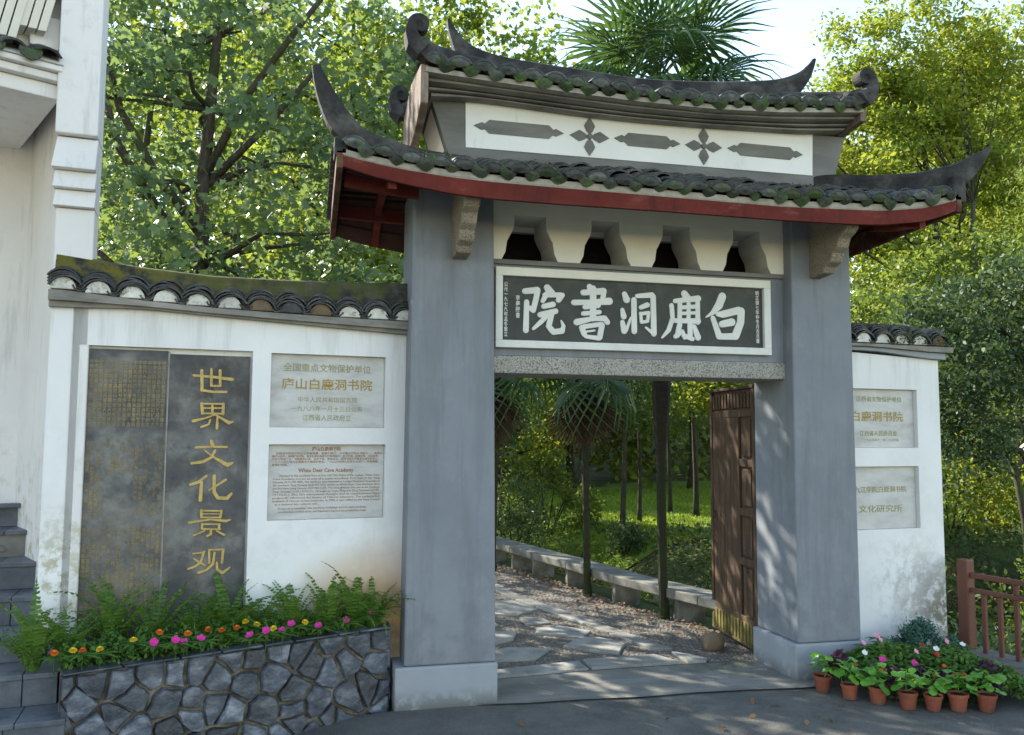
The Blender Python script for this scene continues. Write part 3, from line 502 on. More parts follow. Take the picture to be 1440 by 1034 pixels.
# beam zone
box('plaque_wall', M['grey'], G, 1.17, 3.47, 5.625, 6.0, 2.29, 2.952)
box('lintel', M['granite'], G, 1.17, 3.47, 5.615, 6.05, 2.165, 2.288, bevel=0.008)
box('ledge', M['greybrown'], G, 1.17, 3.46, 5.60, 5.99, 2.925, 2.957)
box('header', M['cream'], G, 1.17, 3.47, 5.61, 5.928, 3.275, 3.434)
box('header_board', M['greybrown'], G, 1.17, 3.47, 5.60, 5.61, 3.385, 3.434)
box('vent_shade_backing', M['vent_dark'], G, 1.17, 3.47, 5.995, 6.02, 2.96, 3.434)  # added board: keeps light out from behind, painted as the dark of the openings
box('rear_header', M['divgrey'], G, 1.17, 3.47, 5.93, 5.985, 3.235, 3.434)
prof = [(0, 3.274), (0, 3.20), (0.006, 3.175), (0.028, 3.13), (0.05, 3.09), (0.056, 3.05), (0.062, 3.01), (0.08, 2.975), (0.088, 2.958)]
for x0, x1, l, r in ((1.18, 1.356, 0, 1), (1.587, 1.925, 1, 1), (2.135, 2.472, 1, 1), (2.686, 3.036, 1, 1), (3.256, 3.46, 1, 0)):
    L_ = [(x0 + (d if l else 0), z) for d, z in prof]; R_ = [(x1 - (d if r else 0), z) for d, z in prof][::-1]
    b = MB(); b.prism((L_ + R_)[::-1], 5.605, 5.607 + 0.002); p = b.build('vent_divider', M['cream'], G)
    b = MB(); b.prism((L_ + R_)[::-1], 5.6093, 5.93); b.build('divider_core', M['divgrey'], p)
# plaque
F5 = Matrix.Translation((0, 5.6, 0))
pl = box('plaque', M['board'], G, 1.262, 3.276, 5.606, 5.626, 2.385, 2.848)
for a in ((1.222, 3.322, 2.340, 2.392), (1.222, 3.322, 2.840, 2.90), (1.222, 1.272, 2.392, 2.840), (3.266, 3.322, 2.392, 2.840)):
    box('plaque_frame', M['cream'] if a[2] > 2.8 else M['letter'], pl, a[0], a[1], 5.575, 5.626, a[2], a[3], bevel=0.004)
ST = __import__('json').loads(STROKES)
for ch in ST['plaque']:
    b = MB(); strokes(b, ch, lambda x, y, z: (x, 5.6055 + y, z), 0.007); b.build('character', M['letter'], pl, recalc=True)
def vtext(s, x, z0, z1, size, y, parent, material, F=I4):
    n = len(s)
    for i, c in enumerate(s):
        if c == ' ': continue
        yield (x, z0 + (z1 - z0) * i / max(n - 1, 1), c)
def column(name, s, x, z0, z1, size, y, parent, material, F=I4):
    c = '\n'.join(s)
    cu = bpy.data.curves.new(name, 'FONT'); cu.body = c; cu.size = size; cu.align_x = 'CENTER'; cu.extrude = 0.0008; cu.resolution_u = 1; cu.offset = size * 0.012
    o = bpy.data.objects.new(name, cu); COL.objects.link(o); bpy.context.view_layer.update()
    me = bpy.data.meshes.new_from_object(o.evaluated_get(bpy.context.evaluated_depsgraph_get())); bpy.data.objects.remove(o)
    co = np.zeros(len(me.vertices) * 3); me.vertices.foreach_get('co', co); co = co.reshape(-1, 3)
    y1, y0 = co[:, 1].max(), co[:, 1].min(); sy = (z0 - z1) / (y1 - y0)
    co[:, 1] = z0 + (co[:, 1] - y1) * sy; W_ = np.zeros_like(co); 
    for i, p in enumerate(co): W_[i] = F @ Vector((x + p[0], y - p[2], p[1]))
    W_ -= np.array(BASE[parent.name]); me.vertices.foreach_set('co', W_.ravel()); me.update()
    me.materials.clear(); me.materials.append(material); me.name = name
    q = bpy.data.objects.new(name, me); COL.objects.link(q); q.parent = parent; BASE[q.name] = BASE[parent.name]; return q
column('inscription', '明正德七年仲冬月吉旦書', 3.225, 2.82, 2.43, 0.030, 5.605, pl, M['letter'])
column('inscription', '李夢陽書', 1.385, 2.71, 2.55, 0.032, 5.605, pl, M['letter'])
column('inscription', '公元一九七九年孟冬重立', 1.300, 2.80, 2.42, 0.028, 5.605, pl, M['letter'])
# granite brackets
for x0, x1 in ((0.90, 1.005), (3.60, 3.70)):
    b = MB(); b.prism([(5.52, 3.425), (5.04, 3.235), (5.035, 3.20), (5.075, 3.165), (5.13, 3.14), (5.16, 3.08), (5.21, 3.05), (5.24, 2.99), (5.30, 2.965), (5.33, 2.925), (5.52, 2.915)], x0, x1, axis='x')
    b.build('stone_bracket', M['bracket'], G, bevel=0.01)

ZB = [(0.12, 3.335), (0.166, 3.318), (0.355, 3.271), (0.513, 3.244), (0.80, 3.205), (1.066, 3.190), (1.463, 3.188), (2.283, 3.19), (3.057, 3.188), (3.6, 3.195), (3.828, 3.205), (4.175, 3.253), (4.402, 3.329), (4.48, 3.37)]
ZT = [(0.12, 3.40), (0.178, 3.382), (0.511, 3.335), (0.80, 3.312), (1.065, 3.304), (1.463, 3.300), (2.284, 3.292), (3.059, 3.285), (3.832, 3.312), (4.179, 3.355), (4.479, 3.438)]
ZJ = [(0.12, 3.60), (0.5, 3.575), (0.896, 3.573), (1.685, 3.60), (2.475, 3.597), (3.316, 3.584), (3.698, 3.592), (4.1, 3.60), (4.5, 3.66)]
xs = np.linspace(0.15, 4.45, 44)
b = MB(); b.sections([[(x, 4.955, lerp(ZB, x)), (x, 4.985, lerp(ZB, x)), (x, 4.985, lerp(ZT, x)), (x, 4.955, lerp(ZT, x))] for x in xs]); b.build('eave_board', M['red'], G, smooth=False)
rf = MB()
rf.sections([[(x, 4.987, lerp(ZB, x) + .03), (x, 4.95, lerp(ZT, x) + .002), (x, 4.95, lerp(ZT, x) + .035), (x, 5.39, lerp(ZJ, x) - .085), (x, 5.97, lerp(ZJ, x) - .085), (x, 6.5, lerp(ZT, x) - .03), (x, 6.5, lerp(ZB, x) - .06), (x, 6.05, 3.45), (x, 5.5, 3.45)] for x in xs])
roof = rf.build('lower_roof', M['mortar'], G)
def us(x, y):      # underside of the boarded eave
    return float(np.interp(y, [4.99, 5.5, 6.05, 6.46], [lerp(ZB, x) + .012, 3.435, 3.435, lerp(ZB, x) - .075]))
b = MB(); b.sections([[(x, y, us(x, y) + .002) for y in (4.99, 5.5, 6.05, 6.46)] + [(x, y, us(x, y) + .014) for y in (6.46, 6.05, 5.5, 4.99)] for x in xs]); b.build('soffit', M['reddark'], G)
for (xa, xb) in ((0.175, 0.64), (3.95, 4.33)):
    for y, h in ((5.22, .09), (6.12, .09)):
        b = MB(); b.sections([[(x, y, us(x, y) - h), (x, y + .05, us(x, y) - h), (x, y + .05, us(x, y) + .0), (x, y, us(x, y) + .0)] for x in np.linspace(xa, xb, 6)]); b.build('purlin', M['red'], roof)
    for x in ((xa + xb) / 2 + .02,):
        b = MB(); ys_ = (5.0, 5.5, 6.05, 6.4); b.sections([[(x, y, us(x, y) - .055), (x + .05, y, us(x, y) - .055), (x + .05, y, us(x, y)), (x, y, us(x, y))] for y in ys_]); b.build('rafter', M['red'], roof)
    for k in range(10):
        y = 5.04 + k * .14
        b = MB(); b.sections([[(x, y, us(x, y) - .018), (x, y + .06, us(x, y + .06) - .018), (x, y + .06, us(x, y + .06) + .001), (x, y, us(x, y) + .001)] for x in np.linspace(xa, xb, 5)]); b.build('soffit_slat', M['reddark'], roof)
for x, s in ((0.135, -1), (4.455, 1)):
    b = MB(); z0, z1 = lerp(ZB, x), lerp(ZT, x)
    b.prism([(4.95, z0 - .02), (6.5, z0 - .10), (6.5, z1 + .02), (5.97, 3.57), (5.4, 3.57), (4.95, z1 + .02)], x - .02, x + .02, axis='x'); b.build('gable_board', M['oldred'], G, bevel=.004)
# tiles -------------------------------------------------
def arc_tile(r=0.083, rise=0.045, L=0.17, th=0.012, n=6, invert=False, plate=False):
    b = MB(); ang = 2 * math.atan2(rise, r); Rr = r / math.sin(ang); secs = []
    for y in (0, L):
        k = 1 - 0.12 * y / L; o = []
        for sgn, rr in ((1, Rr), (-1, Rr - th)):
            rng_ = range(n + 1) if sgn > 0 else range(n, -1, -1)
            for i in rng_:
                a = -ang + 2 * ang * i / n; z = rr * math.cos(a) - Rr * math.cos(ang)
                o.append((rr * math.sin(a) * k, y, (-z if invert else z)))
        secs.append(o)
    b.sections(secs)
    if plate:
        P = [(Rr * math.sin(-ang + 2 * ang * i / n) * .97, (Rr * math.cos(-ang + 2 * ang * i / n) - Rr * math.cos(ang)) * .97 - .001) for i in range(n + 1)] + [(r * .5, -.012), (0, -.018), (-r * .5, -.012)]
        b.add([(x, 0.006, z) for x, z in P] + [(0, -0.006, rise * .4)], [(i, (i + 1) % len(P), len(P)) for i in range(len(P))])
    return b
me_cover = arc_tile().mesh('tile', M['tile']); me_eye = me_cover
b = MB(); P_ = [(.074 * math.sin(t), .037 * (math.cos(t) - .26) / .74) for t in np.linspace(-1.3, 1.3, 9)] + [(.05, -.016), (0, -.026), (-.05, -.016)]
b.add([(x, .004, z) for x, z in P_] + [(x, .02, z) for x, z in P_] + [(0, -.012, .008)], [(i, (i + 1) % 12, 24) for i in range(12)] + [(i, (i + 1) % 12, (i + 1) % 12 + 12, i + 12) for i in range(12)])
me_plate = b.mesh('tile_end', M['tileend'])
me_pan = arc_tile(r=0.08, rise=0.035, invert=True).mesh('tile', M['tile'])
me_thin = arc_tile(r=0.094, rise=0.058, L=0.16, th=0.010, n=8).mesh('tile', M['tile']); me_thinpan = arc_tile(r=0.044, rise=0.03, L=0.16, th=0.010, invert=True).mesh('tile', M['tile'])
b = MB(); D = [(-.056, .022), (-.064, -.004), (-.054, -.034), (-.024, -.062), (0, -.072), (.026, -.060), (.052, -.036), (.062, -.006), (.056, .022), (0, .004)]
b.add([(x, 0, z) for x, z in D] + [(x, .012, z) for x, z in D] + [(0, -.022, -.024)], [(i, (i + 1) % 10, 20) for i in range(10)] + [(i, (i + 1) % 10, (i + 1) % 10 + 10, i + 10) for i in range(10)] + [tuple(range(10, 20))])
me_drip = b.mesh('drip_tile', M['drip'])
def slope_tiles(parent, x0, x1, n, ye, zef, yj, zjf, rows, drop=.0, dripoff=.035):
    rr = random.Random(5)
    for i in range(n):
        for half in (0, 1):
            x = x0 + (x1 - x0) * (i + 0.5 * half + .25) / n
            ze, zj = zef(x), zjf(x); dzdx = (zef(x + .02) - zef(x - .02)) / .04
            axv = Vector((1, 0, dzdx)).normalized(); ay = Vector((0, yj - ye, zj - ze)).normalized(); L = math.hypot(yj - ye, zj - ze)
            az = axv.cross(ay).normalized()
            for k in range(rows if not half else rows - 1):
                t = (k / max(rows - 1, 1)) * (L - .08); jit = rr.uniform(-.011, .011); th = R(rr.uniform(-9, 9))
                ay2 = (ay * math.cos(R(7)) - az * math.sin(R(7))).normalized(); az2 = axv.cross(ay2).normalized()
                a3 = (axv * math.cos(th) + ay2 * math.sin(th)); b3 = az2.cross(a3)
                p = Vector((x, ye, ze)) + ay * (t - (.012 if not half else -.01)) + az * (.046 + rr.uniform(-.009, .010) if not half else .040) + axv * jit
                if k == 0 and not half: inst('tile_end', me_plate, parent, basis(p - az * .004, a3, b3, az2))
                inst('tile', (me_eye if k == 0 else me_cover) if not half else me_pan, parent, basis(p, a3, b3, az2))
            if half:
                tilt = R(rr.uniform(-16, 16)); a3 = Vector((math.cos(tilt), rr.uniform(-.2, .2), math.sin(tilt) + dzdx)).normalized(); b3 = Vector((0, .95, rr.uniform(.1, .55))).normalized(); c3 = a3.cross(b3).normalized(); b3 = c3.cross(a3)
                inst('drip_tile', me_drip, parent, basis(Vector((x + rr.uniform(-.009, .009), ye - .006 - rr.uniform(0, .012), ze + dripoff + .012 - rr.uniform(0, .014))), a3, b3, c3) @ Matrix.Scale(rr.uniform(.85, 1.12), 4))
slope_tiles(roof, 0.17, 4.42, 25, 4.935, lambda x: lerp(ZT, x) + .03, 5.36, lambda x: lerp(ZJ, x) - .088, 5)
# moss clumps on lower roof
g = np.random.default_rng(5); pts = []
for _ in range(2600):
    x = g.uniform(.2, 4.4); t = g.random() ** 1.6
    if math.sin(x * 9 + 1) + math.sin(x * 23) + g.normal() * .6 < .4: continue
    pts.append((x, 4.93 + t * .4, lerp(ZT, x) + .075 + t * .2 + g.normal() * .008))
me = leafmesh('roof_moss', np.array(pts), .022, T_DIAM, leafmat('roof_moss_green', [(.03, .06, .01), (.08, .14, .02)], .2, .8), 1.0, rnd=g); setp(link('roof_moss', me, roof), kind='stuff')
# lower ridges ending in horns
def ridge(name, parent, P, w0=0.10, side=(0, 1, 0), material='ridge'):
    pts = [p[:3] for p in P]; hs = [p[3] for p in P]; ws = [p[4] if len(p) > 4 else w0 for p in P]
    # refine with catmull
    A = np.array([list(p) + [h, w] for p, h, w in zip(pts, hs, ws)]); out = []
    for i in range(len(A) - 1):
        p0, p1, p2, p3 = A[max(i - 1, 0)], A[i], A[i + 1], A[min(i + 2, len(A) - 1)]
        for t in (0, .25, .5, .75): out.append(0.5 * ((2 * p1) + (-p0 + p2) * t + (2 * p0 - 5 * p1 + 4 * p2 - p3) * t * t + (-p0 + 3 * p1 - 3 * p2 + p3) * t ** 3))
    out.append(A[-1]); b = MB()
    b.sweep([tuple(o[:3]) for o in out], [max(o[4], .015) for o in out], [max(o[3], .012) for o in out], side)
    return b.build(name, M[material], parent, smooth=False, bevel=0.004)
ridge('corner_ridge', roof, [(.95, 5.40, 3.545, .10), (.65, 5.24, 3.505, .11), (.42, 5.10, 3.495, .13), (.25, 5.04, 3.52, .15), (.145, 5.01, 3.60, .16), (.075, 5.0, 3.71, .13, .09), (.02, 4.99, 3.83, .09, .075), (-.012, 4.985, 3.93, .05, .05)])
ridge('corner_ridge', roof, [(3.60, 5.44, 3.61, .13), (3.744, 5.40, 3.62, .14), (3.996, 5.25, 3.585, .15), (4.25, 5.12, 3.575, .17), (4.42, 5.06, 3.60, .19), (4.53, 5.04, 3.645, .17), (4.63, 5.02, 3.72, .12, .08), (4.71, 5.01, 3.785, .07, .06), (4.775, 5.0, 3.85, .02, .04)])
for sx in (0, 1):
    xa, xb = ((.9, .14), (3.7, 4.46))[sx]
    ridge('rear_ridge', roof, [(xa, 5.95, 3.54, .1), ((xa + xb) / 2, 6.25, 3.50, .11), (xb, 6.5, 3.50, .11)])
for sx, xx in ((0, .115), (1, 4.475)):
    b = MB(); b.box(-.03, .03, 0, .10, 0, .012); b.box(-.026, .026, 0.005, .09, .014, .024); me_v = b.mesh('verge_tile', M['tile'])
    for k in range(12): inst('verge_tile', me_v, roof, Matrix.Translation((xx, 5.02 + k * .125, lerp(ZT, xx) + .03 - k * .004)))
box('hip_block', M['ridge'], roof, .10, .185, 4.95, 5.10, 3.385, 3.50, bevel=.015); box('hip_block', M['ridge'], roof, 4.41, 4.52, 4.95, 5.10, 3.41, 3.60, bevel=.015)

# frieze block between the roofs
b = MB(); b.hexa([(.885, 5.4, 3.50), (3.715, 5.4, 3.50), (3.715, 5.95, 3.50), (.885, 5.95, 3.50)], [(.727, 5.4, 3.985), (3.865, 5.4, 3.985), (3.865, 5.95, 3.985), (.727, 5.95, 3.985)])
fz = b.build('frieze', M['greybrown'], G, bevel=.006)
for sgn, (xb_, xt_) in ((-1, (.885, .727)), (1, (3.715, 3.865))):
    b = MB(); q = lambda y, z: (xb_ + (xt_ - xb_) * (z - 3.5) / .485 + sgn * .004, y, z)
    P = [q(5.46, 3.60), q(5.90, 3.60), q(5.90, 3.90), q(5.46, 3.93)]
    b.add(P, [(0, 1, 2, 3)]); b.build('side_panel', M['panel_white'], fz)
top = [(.965, 3.994), (1.185, 3.998), (1.5, 3.985), (1.844, 3.97), (2.3, 3.965), (2.76, 3.968), (3.2, 3.985), (3.585, 4.002)]
b = MB(); b.prism([(.969, 3.656), (3.576, 3.667)] + top[::-1], 5.394, 5.403); b.build('frieze_panel', M['panel_white'], fz)
def orn(name, P, y=5.386, ym=5.3955):
    n = len(P); c = (sum(p[0] for p in P) / n, sum(p[1] for p in P) / n); b = MB()
    b.add([(x, ym, z) for x, z in P] + [(x, y, z) for x, z in P], [tuple(range(n, 2 * n))] + [(i, (i + 1) % n, (i + 1) % n + n, i + n) for i in range(n)]); return b
def lozenge(x0, x1, zc, dz=0):
    L = x1 - x0; h = .046; P = [(0, 0), (.055, .026), (.075, .018), (.105, h), (L - .105, h), (L - .075, .018), (L - .055, .026), (L, 0), (L - .055, -.026), (L - .075, -.018), (L - .105, -h), (.105, -h), (.075, -.018), (.055, -.026)]
    orn('', [(x0 + a, zc + c) for a, c in P]).build('lozenge', M['greybrown'], fz)
lozenge(1.022, 1.651, 3.81); lozenge(2.019, 2.518, 3.812); lozenge(2.885, 3.496, 3.816)
for cx, cz in ((1.839, 3.806), (2.700, 3.812)):
    hub = MB(); hub.sections([[(cx + r * math.cos(t), y, cz + r * math.sin(t)) for t in np.linspace(0, 2 * math.pi, 10, endpoint=False)] for r, y in ((.02, 5.396), (.02, 5.378), (.008, 5.374))]); fl = hub.build('flower_boss', M['greybrown'], fz)
    for a in range(4):
        th = a * math.pi / 2; Lp = .145 if a % 2 == 0 else .138
        P = [(.015, 0), (.035, .022), (.075, .040), (.10, .026), (Lp, 0), (.10, -.026), (.075, -.040), (.035, -.022)]
        Q = [(cx + p[0] * math.cos(th) - p[1] * math.sin(th), cz + p[0] * math.sin(th) + p[1] * math.cos(th)) for p in P]
        b = MB(); n = 8; c = (cx + .07 * math.cos(th), cz + .07 * math.sin(th)); b.add([(x, 5.395, z) for x, z in Q] + [(x, 5.388, z) for x, z in Q] + [(c[0], 5.378, c[1])], [(i + n, (i + 1) % n + n, 2 * n) for i in range(n)] + [(i, (i + 1) % n, (i + 1) % n + n, i + n) for i in range(n)])
        b.build('petal', M['greybrown'], fl)
# upper cornice and roof
CB = [(.60, 3.885), (.714, 3.900), (.931, 3.914), (1.144, 3.915), (1.779, 3.889), (2.2, 3.885), (2.663, 3.892), (3.458, 3.917), (3.791, 3.950), (3.9, 3.965)]
CT = [(.60, 4.045), (.669, 4.029), (1.132, 4.008), (1.613, 3.991), (2.115, 3.978), (2.639, 3.98), (3.186, 4.008), (3.788, 4.066), (3.9, 4.08)]
xs = np.linspace(.66, 3.83, 34)
CB = [(x, 1.74 + (z - 1.74) * 5.31 / 5.2 + .004) for x, z in CB]
for k, (ya, f0, f1) in enumerate(((5.31, 0, .36), (5.275, .37, .68), (5.20, .69, 1.0))):
    b = MB(); b.sections([[(x, ya, lerp(CB, x) + f0 * (lerp(CT, x) - lerp(CB, x))), (x, 6.0 + (5.35 - ya), lerp(CB, x) + f0 * (lerp(CT, x) - lerp(CB, x))), (x, 6.0 + (5.35 - ya), lerp(CB, x) + f1 * (lerp(CT, x) - lerp(CB, x))), (x, ya, lerp(CB, x) + f1 * (lerp(CT, x) - lerp(CB, x)) - (.006 if k < 2 else 0))] for x in np.linspace(.72 - .02 * k, 3.80 + .012 * k, 34)])
    b.build('cornice', M['cornice'], fz, bevel=.008)
UR = [(.6, 4.21), (.92, 4.19), (1.16, 4.165), (1.66, 4.14), (2.2, 4.13), (2.717, 4.145), (3.282, 4.185), (3.6, 4.22), (3.9, 4.24)]
b = MB(); b.sections([[(x, 5.13, lerp(CT, x) + .002), (x, 5.13, lerp(CT, x) + .035), (x, 5.66, lerp(UR, x)), (x, 6.2, lerp(CT, x) + .035), (x, 6.2, lerp(CT, x) + .002)] for x in xs])
ur = b.build('upper_roof', M['mortar'], G)
slope_tiles(ur, 0.68, 3.82, 20, 5.115, lambda x: lerp(CT, x) + .028, 5.60, lambda x: lerp(UR, x) - .02, 4)
for x in (.655, 3.835):
    b = MB(); z = lerp(CT, x); q = 1 if x < 2 else .3; b.prism([(5.14, z - .20 * q), (5.34, z - .27 * q), (5.5, z - .30 * q), (5.9, z - .30 * q), (6.06, z - .27 * q), (6.2, z - .20 * q), (6.2, z + .05), (5.66, 4.17), (5.14, z + .05)], x - .025, x + .025, axis='x'); b.build('gable_board', M['bargewood'], G, bevel=.006)
ridge('main_ridge', ur, [(.882, 5.66, 4.665, .02, .04), (.905, 5.66, 4.60, .05, .05), (.955, 5.66, 4.50, .10, .07), (1.07, 5.66, 4.37, .22), (1.3, 5.66, 4.30, .27), (1.77, 5.66, 4.275, .27), (2.32, 5.66, 4.255, .27), (2.9, 5.66, 4.29, .27), (3.3, 5.66, 4.34, .27), (3.52, 5.66, 4.42, .20), (3.67, 5.66, 4.53, .11, .08), (3.745, 5.66, 4.62, .06, .05), (3.79, 5.66, 4.70, .02, .04)], .11)
box('ridge_fillet', M['ridge'], ur, 1.0, 3.55, 5.64, 5.68, 4.1, 4.25)
for (xc, sg, xr) in ((.606, 1, 1.12), (3.815, -1, 3.42)):
    for fy in (0, 1):
        Y_ = lambda y: y if fy == 0 else 11.32 - y
        zc = 4.30
        P = [(xr, Y_(5.58), 4.31, .10), ((xr * 2 + xc) / 3, Y_(5.42), 4.245, .12), ((xr + 2 * xc) / 3 - .01 * sg, Y_(5.26), 4.195, .13), (xc + .075 * sg, Y_(5.15), 4.165, .13), (xc + .01 * sg, Y_(5.11), 4.185, .12)]
        ridge('corner_ridge', ur, P, .10)
        b = MB(); rad = .058
        pts = [(xc + .03 * sg, Y_(5.105), 4.145), (xc - .025 * sg, Y_(5.10), 4.19), (xc - .045 * sg, Y_(5.10), 4.25)]
        for k in range(16):
            t = k / 15; a = math.pi * (1 - t * 1.75); r = .048 * (1 - t * .62)
            pts.append((xc + .008 * sg + math.cos(a) * r * sg, Y_(5.10), 4.30 + math.sin(a) * r))
        ws = [.13, .12, .11] + [.105 - .002 * k for k in range(16)]; hs = [.13, .11, .085] + [.068 - .0022 * k for k in range(16)]
        b.sweep(pts, ws, hs, (0, 1, 0)); b.build('scroll_finial', M['ridge'], ur, bevel=.003)
        b = MB(); b.sections([[(xc + .008 * sg + r * math.cos(t), Y_(5.10) + yy, 4.30 + r * math.sin(t)) for t in np.linspace(0, 2 * math.pi, 14, endpoint=False)] for r, yy in ((.04, -.035), (.045, 0), (.04, .035))]); b.build('scroll_disc', M['ridge'], ur)
# door leaf swung open behind the right pillar
FD = Matrix(((math.sin(R(4.5)), -1, 0, 3.482), (math.cos(R(4.5)), 0, 0, 6.09), (0, 0, 1, 0), (0, 0, 0, 1)))
a_ = R(4.5); FD = Matrix(((math.sin(a_), math.cos(a_), 0, 3.47), (math.cos(a_), -math.sin(a_), 0, 6.10), (0, 0, 1, 0), (0, 0, 0, 1)))   # local x along the leaf away from the hinge, local y into the wood (+X)
b = MB(); b.box(0, .90, .012, .06, .05, 2.13, FD); door = b.build('door', M['wood'], G)
def dbox(n, m, x0, x1, y0, y1, z0, z1, bv=.004): 
    b = MB(); b.box(x0, x1, y0, y1, z0, z1, FD); return b.build(n, M[m], door, bevel=bv)
dbox('door_stile', 'wood', .86, .905, -.012, .07, .05, 2.13); dbox('door_stile', 'wood', 0, .05, -.01, .012, .05, 2.13); dbox('door_stile', 'wood', .30, .345, -.01, .012, .27, 1.93)
dbox('door_board', 'wood', .352, .60, -.004, .012, .27, 1.93); dbox('door_board', 'wood', .604, .855, -.004, .012, .27, 1.93)
for z in (.25, .72, 1.12, 1.52, 1.93): dbox('door_rail', 'wood', .05, .86 if z in (.25, 1.93) else .30, -.009, .012, z - .03, z + .03)
for z0, z1 in ((.30, .67), (.77, 1.07), (1.17, 1.47), (1.57, 1.88)): dbox('door_panel', 'wood', .09, .26, -.002, .012, z0, z1, .008)
dbox('kick_band', 'wood', .0, .90, -.016, .0, .05, .075); 
for k in range(14):
    x = .02 + k * .064; dbox('band_slat', 'brass', x, x + .042, -.014, .010, .078, .235); dbox('band_slat', 'wood', x, x + .04, -.014, .010, 1.975, 2.10)
dbox('top_cap', 'wood', -.0, .92, -.02, .065, 2.131, 2.155)
b = MB(); b.tube([FD @ Vector((.80, -.03 + .02 * abs(math.cos(t)), 1.05 + .035 * math.sin(t))) for t in np.linspace(0, 5.5, 9)], [.005] * 9, 5); b.build('door_handle', M['ridge'], door)
# ---------------------------------------------------------------- side walls
FL = frame((-.75, 5.6), 7.0); FR = frame((2.4, 5.6), 4.5)
def recess_wall(th, F, s0, s1, z0, z1f, holes, depth, mb, extra=()):
    """front face with rectangular recesses: grid of quads in (s,z); holes get side faces and a back"""
    ss = sorted({s0, s1, *extra, *[h[0] for h in holes], *[h[1] for h in holes]}); zs = sorted({z0, *[h[2] for h in holes], *[h[3] for h in holes]})
    zs.append(None)
    for i in range(len(ss) - 1):
        for j in range(len(zs) - 1):
            a, b_ = ss[i], ss[i + 1]; c = zs[j]; d0 = d1 = zs[j + 1]
            if zs[j + 1] is None: d0, d1 = z1f(a), z1f(b_)
            mid = ((a + b_) / 2, (c + min(d0, d1)) / 2)
            hole = any(h[0] < mid[0] < h[1] and h[2] < mid[1] < h[3] for h in holes)
            y = depth if hole else 0
            mb.add([(a, y, c), (b_, y, c), (b_, y, d1), (a, y, d0)], [(0, 1, 2, 3)], F)
    for (a, b_, c, d) in holes:
        mb.add([(a, 0, c), (b_, 0, c), (b_, 0, d), (a, 0, d), (a, depth, c), (b_, depth, c), (b_, depth, d), (a, depth, d)], [(0, 1, 5, 4), (1, 2, 6, 5), (2, 3, 7, 6), (3, 0, 4, 7)], F)
    mb.add([(s0, 0, z0), (s0, 0, z1f(s0)), (s0, .3, z1f(s0)), (s0, .3, z0), (s1, 0, z0), (s1, 0, z1f(s1)), (s1, .3, z1f(s1)), (s1, .3, z0)], [(0, 1, 2, 3), (7, 6, 5, 4), (3, 2, 6, 7), (1, 5, 6, 2)], F)
LCB = [(-.8, 2.49), (-.746, 2.49), (-.282, 2.505), (.135, 2.483), (.576, 2.462), (1.044, 2.440), (1.447, 2.420), (1.5, 2.418)]
LCT = [(-.8, 2.59), (-.739, 2.592), (-.284, 2.552), (.134, 2.530), (.575, 2.518), (1.042, 2.510), (1.446, 2.508), (1.5, 2.508)]
LRD = [(-.8, 2.83), (-.749, 2.825), (-.293, 2.775), (.127, 2.750), (.568, 2.755), (1.037, 2.768), (1.432, 2.790), (1.5, 2.79)]
W1 = thing('side_wall', 'white side wall with engraved dark stone slab and two marble tablets, left of the gateway', 'wall', (0.3, 5.75, 0))
b = MB(); h1 = [(-.62, .385, .44, 2.272), (.50, 1.256, 1.782, 2.266), (.50, 1.262, 1.182, 1.672)]
recess_wall(.3, FL, -.66, 1.50, -.4, lambda s: lerp(LCB, s) + .006, h1, .055, b, (-.282, .135, .576, 1.044)); b.build('wall_body', M['white'], W1, bevel=0, recalc=False)
b = MB(); b.box(-.785, -.658, -.012, .25, -.4, 2.50, FL); b.build('wall_end', M['white'], W1, bevel=.01)
xs = np.linspace(-.79, 1.50, 26)
for k, (q0, f0, f1) in enumerate(((-.05, 0, .45), (-.085, .47, .98))):
    b = MB(); b.sections([[(s, q0, lerp(LCB, s) + f0 * (lerp(LCT, s) - lerp(LCB, s)) - (0.01 if k else 0)), (s, .35, lerp(LCB, s) + f0 * (lerp(LCT, s) - lerp(LCB, s)) - (.01 if k else 0)), (s, .35, lerp(LCB, s) + f1 * (lerp(LCT, s) - lerp(LCB, s))), (s, q0, lerp(LCB, s) + f1 * (lerp(LCT, s) - lerp(LCB, s)))] for s in xs], FL)
    b.build('cornice', M['cornice'], W1)
